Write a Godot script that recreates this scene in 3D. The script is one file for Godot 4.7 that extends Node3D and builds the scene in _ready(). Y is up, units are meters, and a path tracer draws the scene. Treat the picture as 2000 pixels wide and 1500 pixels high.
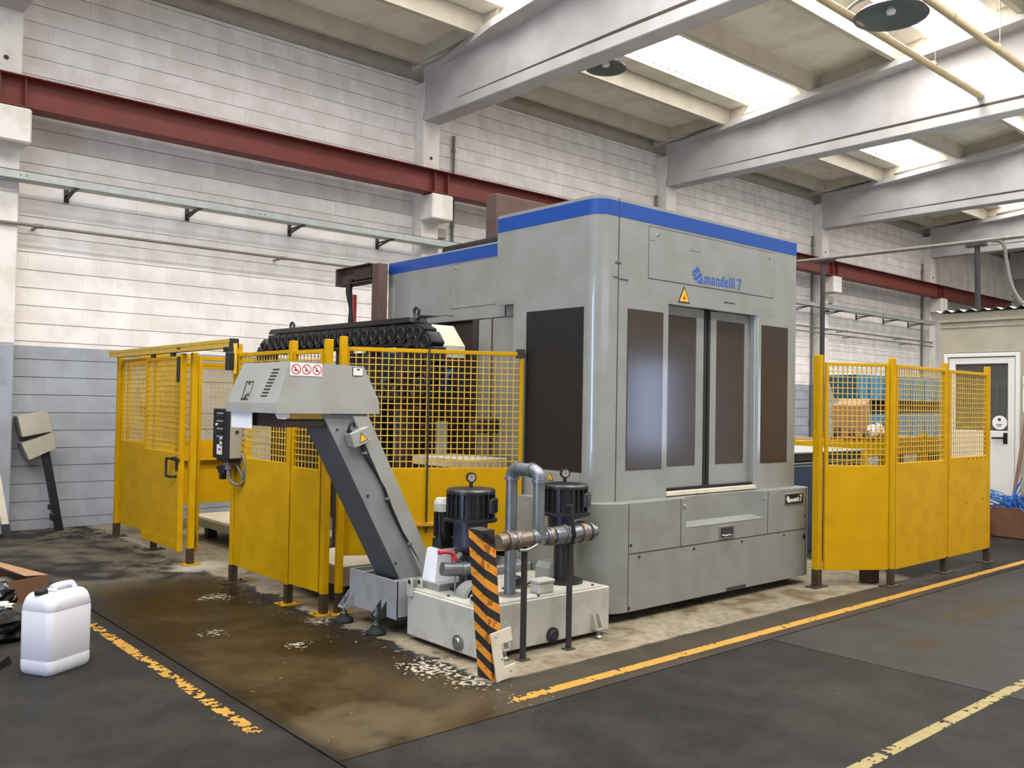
extends Node3D
# A machine hall: wall plane z = -11, x runs along that wall, y is up, units are metres.

var M := {}
var used := {}
var rng := RandomNumberGenerator.new()
const COOL := Color(0.74, 0.83, 1.0)
const BAY := 5.6
const BEAM0 := 1.94


func _ready() -> void:
	rng.seed = 7
	# camera
	var cam := Camera3D.new()
	cam.name = "camera"
	cam.position = Vector3(0, 1.5, 0)
	cam.rotation = Vector3(0.0218689524, -0.715843993, 0.0172754668)
	cam.fov = 46.6567
	cam.near = 0.05
	cam.far = 200.0
	cam.current = true
	add_child(cam)
	# sky and exposure
	var we := WorldEnvironment.new()
	we.name = "environment"
	var env := Environment.new()
	env.background_mode = Environment.BG_SKY
	var sky := Sky.new()
	var psm := ProceduralSkyMaterial.new()
	psm.sky_top_color = Color(0.75, 0.82, 0.92)
	psm.sky_horizon_color = Color(0.86, 0.9, 0.95)
	psm.ground_bottom_color = Color(0.4, 0.4, 0.4)
	psm.ground_horizon_color = Color(0.6, 0.6, 0.6)
	psm.sky_energy_multiplier = 1.0
	sky.sky_material = psm
	env.sky = sky
	env.tonemap_mode = Environment.TONE_MAPPER_LINEAR
	env.tonemap_exposure = EXPOSURE
	env.sdfgi_enabled = true
	env.ssao_enabled = true
	env.ssil_enabled = true
	we.environment = env
	add_child(we)
	daylight()
	materials()
	hall()
	roof()
	wall_fittings()
	floor_markings()
	machine()
	tool_magazine()
	machine_insides()
	conveyor()
	coolant()
	fences()
	left_corner()
	right_background()
	overhead()


const EXPOSURE := 0.55
const SKY_LIGHT := 40.0


func area_light(called: String, at: Vector3, toward: Vector3, size: Vector2, energy: float, col: Color) -> void:
	var l := AreaLight3D.new()
	l.name = called
	l.area_size = size
	l.area_normalize_energy = true
	l.light_energy = energy
	l.light_color = col
	l.shadow_enabled = true
	l.set("area_range", 60.0)
	l.set("area_attenuation", 2.0)
	add_child(l, true)
	var up := Vector3.UP if absf(toward.y) < 0.9 else Vector3(0, 0, 1)
	l.look_at_from_position(at, at + toward, up)


func roof_y(z: float) -> float:   # underside of the roof ribs: the roof climbs away from the wall
	return maxf(6.46, 6.40 + 0.085 * (z + 10.0))


func daylight() -> void:
	# one light under every skylight strip, the same size as its glowing sheet
	for bay in range(-1, 4):
		for g in range(0, 4):
			var z := -8.49 + 3.1 * g
			var x := BEAM0 + BAY * bay + 0.15 + BAY / 2.0
			area_light("skylight_lamp", Vector3(x, roof_y(z) + 0.305, z), Vector3(0, -1, 0), Vector2(4.7, 0.86), SKY_LIGHT * [0.32, 1.1, 1.25, 1.25][g], Color(1.0, 0.99, 0.985))
	# the open yard door of the hall, beyond the left edge of the picture, and a small one far behind
	area_light("yard_door_lamp", Vector3(-8.85, 2.1, -1.8), Vector3(1, 0, 0), Vector2(2.6, 3.8), 85.0, COOL)
	area_light("window_strip_lamp", Vector3(6.0, 3.6, 8.85), Vector3(0, -0.15, -1), Vector2(14.0, 1.8), 14.0, Color(1.0, 0.98, 0.97))
	area_light("far_door_lamp", Vector3(20.6, 1.5, 8.85), Vector3(0, 0, -1), Vector2(1.6, 2.6), 16.0, COOL)


# ---------------------------------------------------------------- naming and committing
func numbered(called: String) -> String:
	var n: int = used.get(called, 0)
	used[called] = n + 1
	return called if n == 0 else "%s_%03d" % [called, n]


func tag(o: Node, label: String, category := "", group := "", kind := "") -> Node:
	if label:
		o.set_meta("label", label)
	if category:
		o.set_meta("category", category)
	if group:
		o.set_meta("group", group)
	if kind:
		o.set_meta("kind", kind)
	return o


func thing(called: String, label: String, category: String, at := Vector3.ZERO, turn := 0.0, group := "") -> Node3D:
	var o := Node3D.new()
	o.name = numbered(called)
	add_child(o)
	o.position = at
	o.rotation.y = turn
	tag(o, label, category, group)
	return o


func put(called: String, st: SurfaceTool, m: Material, parent: Node = null) -> MeshInstance3D:
	st.generate_normals()
	var o := MeshInstance3D.new()
	o.mesh = st.commit()
	o.material_override = m
	if parent:
		o.name = called
		parent.add_child(o, true)
	else:
		o.name = numbered(called)
		add_child(o)
	return o


func struct(called: String, st: SurfaceTool, m: Material, label: String, parent: Node = null) -> MeshInstance3D:
	var o := put(called, st, m, parent)
	if parent == null:
		tag(o, label, "", "", "structure")
	return o


func struct_node(called: String, label: String) -> Node3D:
	var o := Node3D.new()
	o.name = numbered(called)
	add_child(o)
	tag(o, label, "", "", "structure")
	return o


func dup(o: Node3D, at: Vector3, turn: float, label: String) -> Node3D:
	var r: Node3D = o.duplicate()
	r.name = numbered(String(o.name).rstrip("_0123456789"))
	add_child(r)
	r.position = at
	r.rotation.y = turn
	r.set_meta("label", label)
	return r


# ---------------------------------------------------------------- shapes
func mb() -> SurfaceTool:
	var st := SurfaceTool.new()
	st.begin(Mesh.PRIMITIVE_TRIANGLES)
	st.set_smooth_group(-1)
	return st


func tri(st: SurfaceTool, a: Vector3, b: Vector3, c: Vector3, out: Vector3) -> void:
	if (a - c).cross(a - b).dot(out) < 0.0:
		var t := b
		b = c
		c = t
	st.add_vertex(a)
	st.add_vertex(b)
	st.add_vertex(c)


func quad(st: SurfaceTool, a: Vector3, b: Vector3, c: Vector3, d: Vector3, out: Vector3) -> void:
	tri(st, a, b, c, out)
	tri(st, a, c, d, out)


func bx(st: SurfaceTool, lo: Vector3, hi: Vector3, ch := 0.0, xf := Transform3D.IDENTITY) -> void:
	st.set_smooth_group(-1)
	var c := (lo + hi) * 0.5
	var h := ((hi - lo) * 0.5).abs()
	ch = minf(ch, minf(h.x, minf(h.y, h.z)) * 0.9)
	for ax in 3:
		for s in [-1.0, 1.0]:
			var b := (ax + 1) % 3
			var d := (ax + 2) % 3
			var n := Vector3.ZERO
			n[ax] = s
			var p := []
			for k in [[-1, -1], [1, -1], [1, 1], [-1, 1]]:
				var v := Vector3.ZERO
				v[ax] = s * h[ax]
				v[b] = k[0] * (h[b] - ch)
				v[d] = k[1] * (h[d] - ch)
				p.append(xf * (c + v))
			quad(st, p[0], p[1], p[2], p[3], xf.basis * n)
	if ch <= 0.0:
		return
	for ax in 3:   # the twelve edges
		var b := (ax + 1) % 3
		var d := (ax + 2) % 3
		for sb in [-1.0, 1.0]:
			for sd in [-1.0, 1.0]:
				var p := []
				for k in [[-1, 0], [1, 0], [1, 1], [-1, 1]]:
					var v := Vector3.ZERO
					v[ax] = k[0] * (h[ax] - ch)
					v[b] = sb * (h[b] - (ch if k[1] == 0 else 0.0))
					v[d] = sd * (h[d] - (0.0 if k[1] == 0 else ch))
					p.append(xf * (c + v))
				var n := Vector3.ZERO
				n[b] = sb
				n[d] = sd
				quad(st, p[0], p[1], p[2], p[3], xf.basis * n)
	for sx in [-1.0, 1.0]:
		for sy in [-1.0, 1.0]:
			for sz in [-1.0, 1.0]:
				var sg := Vector3(sx, sy, sz)
				tri(st, xf * (c + sg * (h - Vector3(0, ch, ch))), xf * (c + sg * (h - Vector3(ch, 0, ch))), xf * (c + sg * (h - Vector3(ch, ch, 0))), xf.basis * sg)


func frame_of(dir: Vector3) -> Basis:
	var y := dir.normalized()
	var x := (Vector3.UP if absf(y.y) < 0.95 else Vector3.RIGHT).cross(y).normalized()
	return Basis(x, y, x.cross(y))


func cyl(st: SurfaceTool, a: Vector3, b: Vector3, r1: float, r2 := -1.0, n := 16, caps := true) -> void:
	if r2 < 0.0:
		r2 = r1
	var f := frame_of(b - a)
	for i in n:
		var t0 := TAU * i / n
		var t1 := TAU * (i + 1) / n
		var d0 := f.x * cos(t0) + f.z * sin(t0)
		var d1 := f.x * cos(t1) + f.z * sin(t1)
		st.set_smooth_group(1)
		quad(st, a + d0 * r1, a + d1 * r1, b + d1 * r2, b + d0 * r2, d0 + d1)
		if caps:
			st.set_smooth_group(-1)
			if r1 > 0.0001:
				tri(st, a, a + d0 * r1, a + d1 * r1, a - b)
			if r2 > 0.0001:
				tri(st, b, b + d0 * r2, b + d1 * r2, b - a)
	st.set_smooth_group(-1)


func tube(st: SurfaceTool, pts: Array, r: float, n := 10) -> void:
	var rings := []
	var f := frame_of(pts[1] - pts[0])
	var side := f.x
	for i in pts.size():
		var d: Vector3 = (pts[mini(i + 1, pts.size() - 1)] - pts[maxi(i - 1, 0)]).normalized()
		side = (side - d * side.dot(d)).normalized()
		var up := side.cross(d)
		var ring := []
		for k in n:
			ring.append(pts[i] + (side * cos(TAU * k / n) + up * sin(TAU * k / n)) * r)
		rings.append(ring)
	st.set_smooth_group(1)
	for i in pts.size() - 1:
		var mid: Vector3 = (pts[i] + pts[i + 1]) * 0.5
		for k in n:
			var k2 := (k + 1) % n
			quad(st, rings[i][k], rings[i][k2], rings[i + 1][k2], rings[i + 1][k], (rings[i][k] + rings[i + 1][k2]) * 0.5 - mid)
	st.set_smooth_group(-1)
	for e in [0, pts.size() - 1]:
		var o: Vector3 = pts[e] - pts[1 if e == 0 else e - 1]
		for k in n:
			tri(st, pts[e], rings[e][k], rings[e][(k + 1) % n], o)


func curve(pts: Array, per := 8) -> Array:   # a smooth line through the points
	var out := []
	for i in pts.size() - 1:
		var p0: Vector3 = pts[maxi(i - 1, 0)]
		var p1: Vector3 = pts[i]
		var p2: Vector3 = pts[i + 1]
		var p3: Vector3 = pts[mini(i + 2, pts.size() - 1)]
		for k in per:
			out.append(p1.cubic_interpolate(p2, p0, p3, float(k) / per))
	out.append(pts[-1])
	return out


func lathe(st: SurfaceTool, at: Transform3D, prof: Array, n := 24) -> void:   # prof: Vector2(radius, height), bottom to top, outside
	st.set_smooth_group(1)
	for i in prof.size() - 1:
		var p: Vector2 = prof[i]
		var q: Vector2 = prof[i + 1]
		if p.is_equal_approx(q):
			continue
		st.set_smooth_group(i + 2)
		var nr := Vector2(q.y - p.y, p.x - q.x)
		for k in n:
			var t0 := TAU * k / n
			var t1 := TAU * (k + 1) / n
			var d0 := Vector3(cos(t0), 0, sin(t0))
			var d1 := Vector3(cos(t1), 0, sin(t1))
			var a := d0 * p.x + Vector3.UP * p.y
			var b := d1 * p.x + Vector3.UP * p.y
			var c := d1 * q.x + Vector3.UP * q.y
			var d := d0 * q.x + Vector3.UP * q.y
			var out := at.basis * ((d0 + d1) * 0.5 * nr.x + Vector3.UP * nr.y)
			if p.x > 0.0001:
				tri(st, at * a, at * b, at * c, out)
			if q.x > 0.0001:
				tri(st, at * a, at * c, at * d, out)
	st.set_smooth_group(-1)


func prism(st: SurfaceTool, poly: PackedVector2Array, xf: Transform3D, depth: float) -> void:   # polygon in the local xy plane, from z = 0 to z = depth
	var c := poly
	if Geometry2D.is_polygon_clockwise(c):
		c = c.duplicate()
		c.reverse()
	var idx := Geometry2D.triangulate_polygon(c)
	st.set_smooth_group(-1)
	for i in range(0, idx.size(), 3):
		for s in [0.0, depth]:
			var v := []
			for k in 3:
				v.append(xf * Vector3(c[idx[i + k]].x, c[idx[i + k]].y, s))
			tri(st, v[0], v[1], v[2], xf.basis * Vector3(0, 0, signf(depth) * (-1.0 if s == 0.0 else 1.0)))
	# sides: edges that turn gently share a smoothing group
	var n := c.size()
	var start := 0
	for i in n:
		var d0 := (c[i] - c[(i + n - 1) % n]).normalized()
		var d1 := (c[(i + 1) % n] - c[i]).normalized()
		if d0.dot(d1) < 0.88:
			start = i
			break
	var group := 1
	for j in n:
		var i := (start + j) % n
		var a := c[i]
		var b := c[(i + 1) % n]
		var before := (a - c[(i + n - 1) % n]).normalized()
		if j > 0 and before.dot((b - a).normalized()) < 0.88:
			group += 1
		st.set_smooth_group(group)
		var o := Vector3(b.y - a.y, a.x - b.x, 0)
		quad(st, xf * Vector3(a.x, a.y, 0), xf * Vector3(b.x, b.y, 0), xf * Vector3(b.x, b.y, depth), xf * Vector3(a.x, a.y, depth), xf.basis * o)
	st.set_smooth_group(-1)


func plan(st: SurfaceTool, poly: PackedVector2Array, y0: float, y1: float) -> void:   # polygon of (x, z), raised from y0 to y1
	prism(st, poly, Transform3D(Basis(Vector3(1, 0, 0), Vector3(0, 0, 1), Vector3(0, 1, 0)), Vector3(0, y0, 0)), y1 - y0)


func loft(st: SurfaceTool, a: Array, b: Array, closed := true) -> void:   # skin between two rings of the same count, out from their middles
	var mid := Vector3.ZERO
	for p in a:
		mid += p
	for p in b:
		mid += p
	mid /= a.size() + b.size()
	for i in a.size() - (0 if closed else 1):
		var j := (i + 1) % a.size()
		quad(st, a[i], a[j], b[j], b[i], (a[i] + a[j] + b[i] + b[j]) * 0.25 - mid)


func hull8(st: SurfaceTool, lo: Array, hi: Array) -> void:   # a box with eight free corners: four below, four above
	loft(st, lo, hi)
	var c := Vector3.ZERO
	for p in lo + hi:
		c += p / 8.0
	for f in [lo, hi]:
		quad(st, f[0], f[1], f[2], f[3], (f[0] + f[2]) * 0.5 - c)


func rounded(lo: Vector2, hi: Vector2, r: Array, n := 6) -> PackedVector2Array:   # rectangle with four corner radii
	var out := PackedVector2Array()
	var cs := [Vector2(lo.x, lo.y), Vector2(hi.x, lo.y), Vector2(hi.x, hi.y), Vector2(lo.x, hi.y)]
	var sg := [Vector2(1, 1), Vector2(-1, 1), Vector2(-1, -1), Vector2(1, -1)]
	for i in 4:
		if r[i] <= 0.0:
			out.append(cs[i])
			continue
		var c: Vector2 = cs[i] + sg[i] * r[i]
		for k in n + 1:
			var t: float = PI + i * PI / 2.0 + PI / 2.0 * k / n
			out.append(c + Vector2(cos(t), sin(t)) * r[i])
	return out


# ---------------------------------------------------------------- materials
func noise_tex(freq: float, lo: Color, hi: Color, octaves := 4, size := 512, seed_ := 1, low := 0.0, high := 1.0) -> NoiseTexture2D:
	var f := FastNoiseLite.new()
	f.seed = seed_
	f.noise_type = FastNoiseLite.TYPE_SIMPLEX_SMOOTH
	f.frequency = freq
	f.fractal_octaves = octaves
	var t := NoiseTexture2D.new()
	t.width = size
	t.height = size
	t.seamless = true
	t.noise = f
	var g := Gradient.new()
	g.offsets = PackedFloat32Array([low, high])
	g.colors = PackedColorArray([lo, hi])
	t.color_ramp = g
	return t


func mat(col: Color, rough := 0.6, tex: Texture2D = null, scale := 1.0, metal := 0.0) -> StandardMaterial3D:
	var m := StandardMaterial3D.new()
	m.albedo_color = col
	m.roughness = rough
	m.metallic = metal
	if tex:
		m.albedo_texture = tex
		m.uv1_triplanar = true
		m.uv1_world_triplanar = true
		m.uv1_scale = Vector3.ONE * scale
	return m


func k8(r: int, g: int, b: int) -> Color:
	return Color8(r, g, b)


func materials() -> void:
	var soft := noise_tex(0.006, Color(0.955, 0.95, 0.94), Color.WHITE, 5, 512, 3, 0.3, 0.7)
	var stain := noise_tex(0.006, Color(0.94, 0.93, 0.91), Color.WHITE, 6, 512, 9, 0.22, 0.5)
	var grime := noise_tex(0.010, Color(0.62, 0.55, 0.46), Color.WHITE, 6, 512, 14, 0.22, 0.42)
	var rust := noise_tex(0.02, Color(0.70, 0.62, 0.56), Color(1.0, 0.96, 0.92), 6, 512, 5, 0.3, 0.7)
	M.block = mat(Color.WHITE, 0.75, soft, 0.7)
	M.block.vertex_color_use_as_albedo = true
	M.mortar = mat(k8(122, 114, 106), 0.9)
	M.mortar_low = mat(k8(112, 114, 120), 0.9)
	M.paint = mat(k8(226, 221, 216), 0.7, stain, 0.5)
	M.column = mat(k8(226, 221, 214), 0.7, stain, 0.6)
	M.column_low = mat(k8(150, 156, 166), 0.7, stain, 0.6)
	M.beam = mat(k8(188, 185, 184), 0.75, soft, 0.4)
	M.groove = mat(k8(70, 62, 55), 0.9)
	M.rib = mat(k8(196, 189, 172), 0.8, soft, 0.5)
	M.slab = mat(k8(236, 230, 214), 0.85, stain, 0.4)
	M.lintel = mat(k8(186, 178, 164), 0.85, stain, 0.6)
	M.red = mat(k8(112, 42, 35), 0.55, soft, 0.8)
	M.galv = mat(k8(172, 178, 174), 0.45, soft, 2.0, 0.35)
	M.conduit = mat(k8(120, 115, 108), 0.5, soft, 2.0, 0.2)
	M.dark_steel = mat(k8(58, 56, 55), 0.5, soft, 2.0, 0.3)
	M.grey = mat(k8(140, 143, 139), 0.42, soft, 0.8)
	M.grey.clearcoat_enabled = true
	M.grey.clearcoat = 1.0
	M.grey.clearcoat_roughness = 0.08
	M.grey_dirty = mat(k8(136, 138, 131), 0.45, soft, 1.0)
	M.joint = mat(k8(60, 58, 52), 0.8)
	M.blue = mat(k8(20, 70, 148), 0.35)
	M.blue.clearcoat_enabled = true
	M.blue.clearcoat = 0.5
	M.blue.clearcoat_roughness = 0.14
	M.print_blue = mat(k8(38, 84, 158), 0.5)
	M.glass = mat(k8(62, 54, 48), 0.14)
	M.glass.metallic_specular = 0.6
	M.black = mat(k8(22, 22, 22), 0.5)
	M.rubber = mat(k8(26, 26, 26), 0.75)
	M.pit = mat(k8(14, 13, 12), 0.9)
	M.chain = mat(k8(40, 40, 40), 0.4, soft, 3.0, 0.2)
	M.chrome = mat(k8(190, 190, 190), 0.2, null, 1.0, 1.0)
	M.steel = mat(k8(150, 150, 148), 0.38, stain, 3.0, 0.75)
	M.pipe = mat(k8(122, 127, 131), 0.36, stain, 3.0, 0.6)
	M.brass = mat(k8(134, 121, 110), 0.4, stain, 4.0, 0.6)
	M.yellow = mat(k8(198, 152, 0), 0.5, soft, 0.9)
	M.yellow.metallic_specular = 0.3
	M.yellow_dirty = mat(k8(190, 146, 10), 0.55, grime, 2.2)
	M.yellow_pale = mat(k8(205, 168, 58), 0.5, stain, 1.5)
	M.foot = mat(k8(70, 58, 34), 0.8, rust, 4.0)
	M.rust_brown = mat(k8(88, 69, 61), 0.8, stain, 1.5)
	M.rust_dark = mat(k8(58, 47, 42), 0.8, stain, 1.5)
	M.cream = mat(k8(214, 205, 184), 0.6, stain, 1.5)
	M.tank = mat(k8(184, 182, 172), 0.5, stain, 1.3)
	M.tray = mat(k8(156, 158, 158), 0.5, stain, 1.3)
	M.trough = mat(k8(132, 135, 135), 0.45, soft, 1.0)
	M.trough_dark = mat(k8(96, 99, 101), 0.5, soft, 1.0)
	M.hood = mat(k8(158, 159, 152), 0.42, soft, 0.8)
	M.white = mat(k8(236, 236, 238), 0.5)
	M.sign_white = mat(k8(232, 228, 224), 0.5)
	M.red_print = mat(k8(190, 40, 48), 0.5)
	M.sign_yellow = mat(k8(240, 176, 30), 0.5)
	M.motor = mat(k8(34, 35, 39), 0.32, soft, 3.0)
	M.motor_blue = mat(k8(52, 54, 74), 0.3, soft, 3.0)
	M.hydraulic_blue = mat(k8(52, 110, 175), 0.4)
	M.petrol = mat(k8(36, 58, 74), 0.55)
	M.orange = mat(k8(226, 146, 38), 0.6, grime, 2.5)
	M.stripe_black = mat(k8(34, 32, 30), 0.7)
	M.jerry = mat(k8(214, 214, 220), 0.35)
	M.jerry.subsurf_scatter_enabled = true
	M.jerry.subsurf_scatter_strength = 0.12
	M.card = mat(k8(160, 126, 94), 0.85, soft, 3.0)
	M.card_dark = mat(k8(112, 78, 56), 0.85, soft, 3.0)
	M.bag = mat(k8(20, 20, 21), 0.22)
	M.paper = mat(k8(226, 218, 208), 0.8)
	M.booth = mat(k8(172, 166, 148), 0.7, soft, 0.6)
	M.door_white = mat(k8(226, 226, 220), 0.5)
	M.pane = mat(k8(120, 122, 116), 0.08)
	M.pane.transparency = BaseMaterial3D.TRANSPARENCY_ALPHA
	M.pane.albedo_color.a = 0.25
	M.skip_blue = mat(k8(64, 134, 190), 0.5, soft, 1.0)
	M.navy = mat(k8(28, 52, 74), 0.5)
	M.strap = mat(k8(40, 110, 190), 0.4)
	M.wood = mat(k8(128, 100, 84), 0.75, soft, 3.0)
	M.dial = mat(k8(160, 145, 135), 0.3)
	M.lamp_shade = mat(k8(96, 104, 102), 0.5)
	M.old_pipe = mat(k8(190, 172, 136), 0.6, soft, 1.0)
	M.red_hose = mat(k8(150, 44, 34), 0.6)
	M.amber = mat(k8(150, 84, 36), 0.7, rust, 2.0)
	M.line = mat(k8(168, 126, 42), 0.6, stain, 3.0)
	M.line_pale = mat(k8(138, 124, 76), 0.65, stain, 3.0)
	M.tile_plain = mat(k8(68, 66, 62), 0.5, stain, 0.4)
	M.far_floor = mat(k8(150, 146, 138), 0.7)
	M.outer = mat(k8(205, 196, 184), 0.8)
	var sky_sheet := mat(k8(250, 250, 248), 0.6)
	sky_sheet.emission_enabled = true
	sky_sheet.emission = Color(1.0, 0.99, 0.97)
	sky_sheet.emission_energy_multiplier = 4.0
	M.sky_sheet = sky_sheet
	var day := mat(k8(230, 236, 245), 0.6)
	day.emission_enabled = true
	day.emission = COOL
	day.emission_energy_multiplier = 2.2
	M.day = day


# ---------------------------------------------------------------- floor paint: colour and gloss of the worn concrete by place
var na := FastNoiseLite.new()
var nb := FastNoiseLite.new()
var nc := FastNoiseLite.new()


const FLAKES := [Vector3(2.33, -5.55, 0.16), Vector3(2.62, -4.98, 0.14), Vector3(3.05, -3.78, 0.20), Vector3(2.98, -4.10, 0.26), Vector3(2.75, -6.55, 0.2), Vector3(3.02, -5.45, 0.15)]


func floor_at(x: float, z: float) -> Array:
	var a := na.get_noise_2d(x, z)          # broad
	var b := nb.get_noise_2d(x, z)          # middling
	var c := nc.get_noise_2d(x, z)          # fine
	var dark := Color(0.022, 0.021, 0.0188) * (1.0 + 0.30 * a + 0.25 * b + 0.2 * c)
	var rough := 0.5 + 0.10 * b
	var col := dark
	# worn grey-brown floor on the left
	if x < 3.3 or z < -7.0:
		var w := clampf(a * 0.9 + b * 0.7 + 0.25 - clampf((z + 7.0) * 0.45, 0.0, 1.2), 0.0, 1.0)
		col = col.lerp(Color(0.14, 0.12, 0.09), w * clampf((-z - 6.2) * 0.8, 0.0, 1.0))
	# brown oily stain
	if x > 1.925 and z < -3.27:
		var s := clampf((3.08 + 0.12 * b + 0.05 * c - x) * 14.0, 0.0, 1.0) * clampf((z + 7.45 + 0.5 * a + 0.3 * b) * 3.0, 0.0, 1.0)
		var oil := Color(0.018, 0.0105, 0.004).lerp(Color(0.056, 0.038, 0.015), clampf(0.40 + 1.1 * a + 0.6 * b + 0.25 * c, 0.0, 1.0))
		oil = oil.lerp(Color(0.085, 0.066, 0.038), clampf(1.1 - Vector2((x - 2.15) / 0.5, (z + 3.55) / 0.35).length() + 0.8 * b, 0.0, 0.75))
		col = col.lerp(oil, s)
		rough = lerpf(rough, 0.28 + 0.14 * clampf(b + 0.5, 0.0, 1.0), s)
		# bare pale pad under the machine
		var p := clampf((x - 3.10 - 0.11 * b - 0.05 * c) * 22.0, 0.0, 1.0) * clampf((-z - 3.66 + 0.012 * b) * 40.0, 0.0, 1.0) * clampf((8.3 + 0.7 * a - x) * 3.0, 0.0, 1.0)
		if z < -7.4:
			p = maxf(p, clampf(0.25 + b + 0.6 * c, 0.0, 0.8) * clampf((-z - 7.4) * 2.0, 0.0, 1.0) * clampf((x - 2.2) * 1.0, 0.0, 1.0))
		var pale := Color(0.26, 0.225, 0.16) * (1.0 + 0.35 * b + 0.3 * c)
		pale = pale.lerp(Color(0.10, 0.07, 0.035), clampf((b + a) * 1.5 + 0.4 * c - 0.2, 0.0, 0.85))
		col = col.lerp(pale, p)
		rough = lerpf(rough, 0.6, p)
		# brown-grey strip in front of the pad
		if z > -3.66:
			col = col.lerp(Color(0.055, 0.044, 0.030) * (1.0 + 0.3 * b), clampf((x - 2.6) * 2.0, 0.0, 1.0) * 0.8 * clampf((9.0 - x) * 0.5, 0.0, 1.0))
		# flakes of paint
		var k := nc.get_noise_2d(x * 1.7 + 31.0, z * 1.7) + 0.35 * nb.get_noise_2d(x * 2.0, z * 2.0 + 9.0)
		var near_edge := 1.0 - clampf(absf(x - 3.02) * 3.0, 0.0, 1.0)
		var heap := 0.0
		for q in FLAKES:
			heap = maxf(heap, 1.0 - Vector2((x - q.x) / q.z, (z - q.y) / q.z).length())
		if k > 0.80 - 0.22 * near_edge - 0.85 * heap and x < 3.3:
			col = Color(0.36, 0.33, 0.26)
			rough = 0.6
	else:
		var t := clampf(0.15 + a * 0.6 + b * 0.5, 0.0, 1.0)
		col = col.lerp(Color(0.055, 0.045, 0.032), 0.35 * t)
		if x > 5.1:
			col = col.lerp(Color(0.043, 0.0415, 0.038) * (1.0 + 0.15 * b), 0.75)
			# oily patches
			var o1 := 1.0 - Vector2((x - 7.35) / 0.75, (z + 2.75) / 0.16).length() + 0.8 * b
			var o2 := 1.0 - Vector2((x - 5.75) / 0.2, (z + 2.62) / 0.12).length() + 0.8 * b
			var o := clampf(maxf(o1, o2) * 4.0, 0.0, 1.0)
			col = col.lerp(Color(0.042, 0.032, 0.018), o * 0.8)
		if nc.get_noise_2d(x * 2.3 + 7.0, z * 2.3) > 0.80:
			col = Color(0.42, 0.40, 0.36)
	# dirt gathered along the joint, bright scrubbed patch by the gate post
	if z > -9.0:
		col = col.lerp(Color(0.012, 0.011, 0.010), clampf(1.0 - absf(x - 1.935 - 0.02 * b) * 13.0, 0.0, 1.0) * 0.65)
	if z < -7.2 and z > -8.6 and x > 2.5:
		col = col.lerp(Color(0.42, 0.40, 0.34), clampf(1.0 - Vector2((x - 3.12) / 0.34, (z + 7.85) / 0.26).length() + 0.6 * b, 0.0, 0.8))
	return [col, rough]


func floor_mat(x0: float, x1: float, z0: float, z1: float, w: int, h: int) -> StandardMaterial3D:
	var a := PackedByteArray()
	var r := PackedByteArray()
	a.resize(w * h * 3)
	r.resize(w * h)
	var i := 0
	for v in h:
		var z := lerpf(z0, z1, (v + 0.5) / h)
		for u in w:
			var p := floor_at(lerpf(x0, x1, (u + 0.5) / w), z)
			var c: Color = p[0]
			a[i * 3] = int(clampf(pow(maxf(c.r, 0.0), 0.4545) * 255.0, 0, 255))
			a[i * 3 + 1] = int(clampf(pow(maxf(c.g, 0.0), 0.4545) * 255.0, 0, 255))
			a[i * 3 + 2] = int(clampf(pow(maxf(c.b, 0.0), 0.4545) * 255.0, 0, 255))
			r[i] = int(clampf(p[1] * 255.0, 0, 255))
			i += 1
	var m := StandardMaterial3D.new()
	m.albedo_texture = ImageTexture.create_from_image(Image.create_from_data(w, h, false, Image.FORMAT_RGB8, a))
	m.roughness_texture = ImageTexture.create_from_image(Image.create_from_data(w, h, false, Image.FORMAT_L8, r))
	m.roughness = 1.0
	m.metallic_specular = 0.13
	m.texture_repeat = false
	return m


func floor_piece(parent: Node, called: String, x0: float, x1: float, z0: float, z1: float, m: Material, gaps := [0, 0, 0, 0]) -> void:
	var st := mb()
	var g := 0.005
	var q := [[x0 + g * gaps[0], z0 + g * gaps[2], 0, 0], [x1 - g * gaps[1], z0 + g * gaps[2], 1, 0], [x1 - g * gaps[1], z1 - g * gaps[3], 1, 1], [x0 + g * gaps[0], z1 - g * gaps[3], 0, 1]]
	for k in [0, 1, 2, 0, 2, 3]:
		st.set_uv(Vector2(q[k][2], q[k][3]))
		st.add_vertex(Vector3(q[k][0], 0, q[k][1]))
	for e in [[0, 1, Vector3(0, 0, -1)], [1, 2, Vector3(1, 0, 0)], [2, 3, Vector3(0, 0, 1)], [3, 0, Vector3(-1, 0, 0)]]:
		var a := Vector3(q[e[0]][0], 0, q[e[0]][1])
		var b := Vector3(q[e[1]][0], 0, q[e[1]][1])
		st.set_uv(Vector2(q[e[0]][2], q[e[0]][3]))
		quad(st, a, b, b - Vector3(0, 0.03, 0), a - Vector3(0, 0.03, 0), e[2])
	put(called, st, m, parent)


# ---------------------------------------------------------------- the hall
const COURSE := 0.1985
const BLOCK_L := 0.384
const PAINT_Y := 2.05


func block_into(st: SurfaceTool, lo: Vector3, hi: Vector3, tone: float) -> void:
	var up := Color(0.86, 0.825, 0.79) * tone
	var low := Color(0.335, 0.36, 0.395) * tone
	if lo.y >= PAINT_Y or hi.y <= PAINT_Y:
		st.set_color(up if lo.y >= PAINT_Y else low)
		bx(st, lo, hi, 0.0)
	else:
		st.set_color(low)
		bx(st, lo, Vector3(hi.x, PAINT_Y, hi.z), 0.0)
		st.set_color(up)
		bx(st, Vector3(lo.x, PAINT_Y, lo.z), hi, 0.0)


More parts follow.
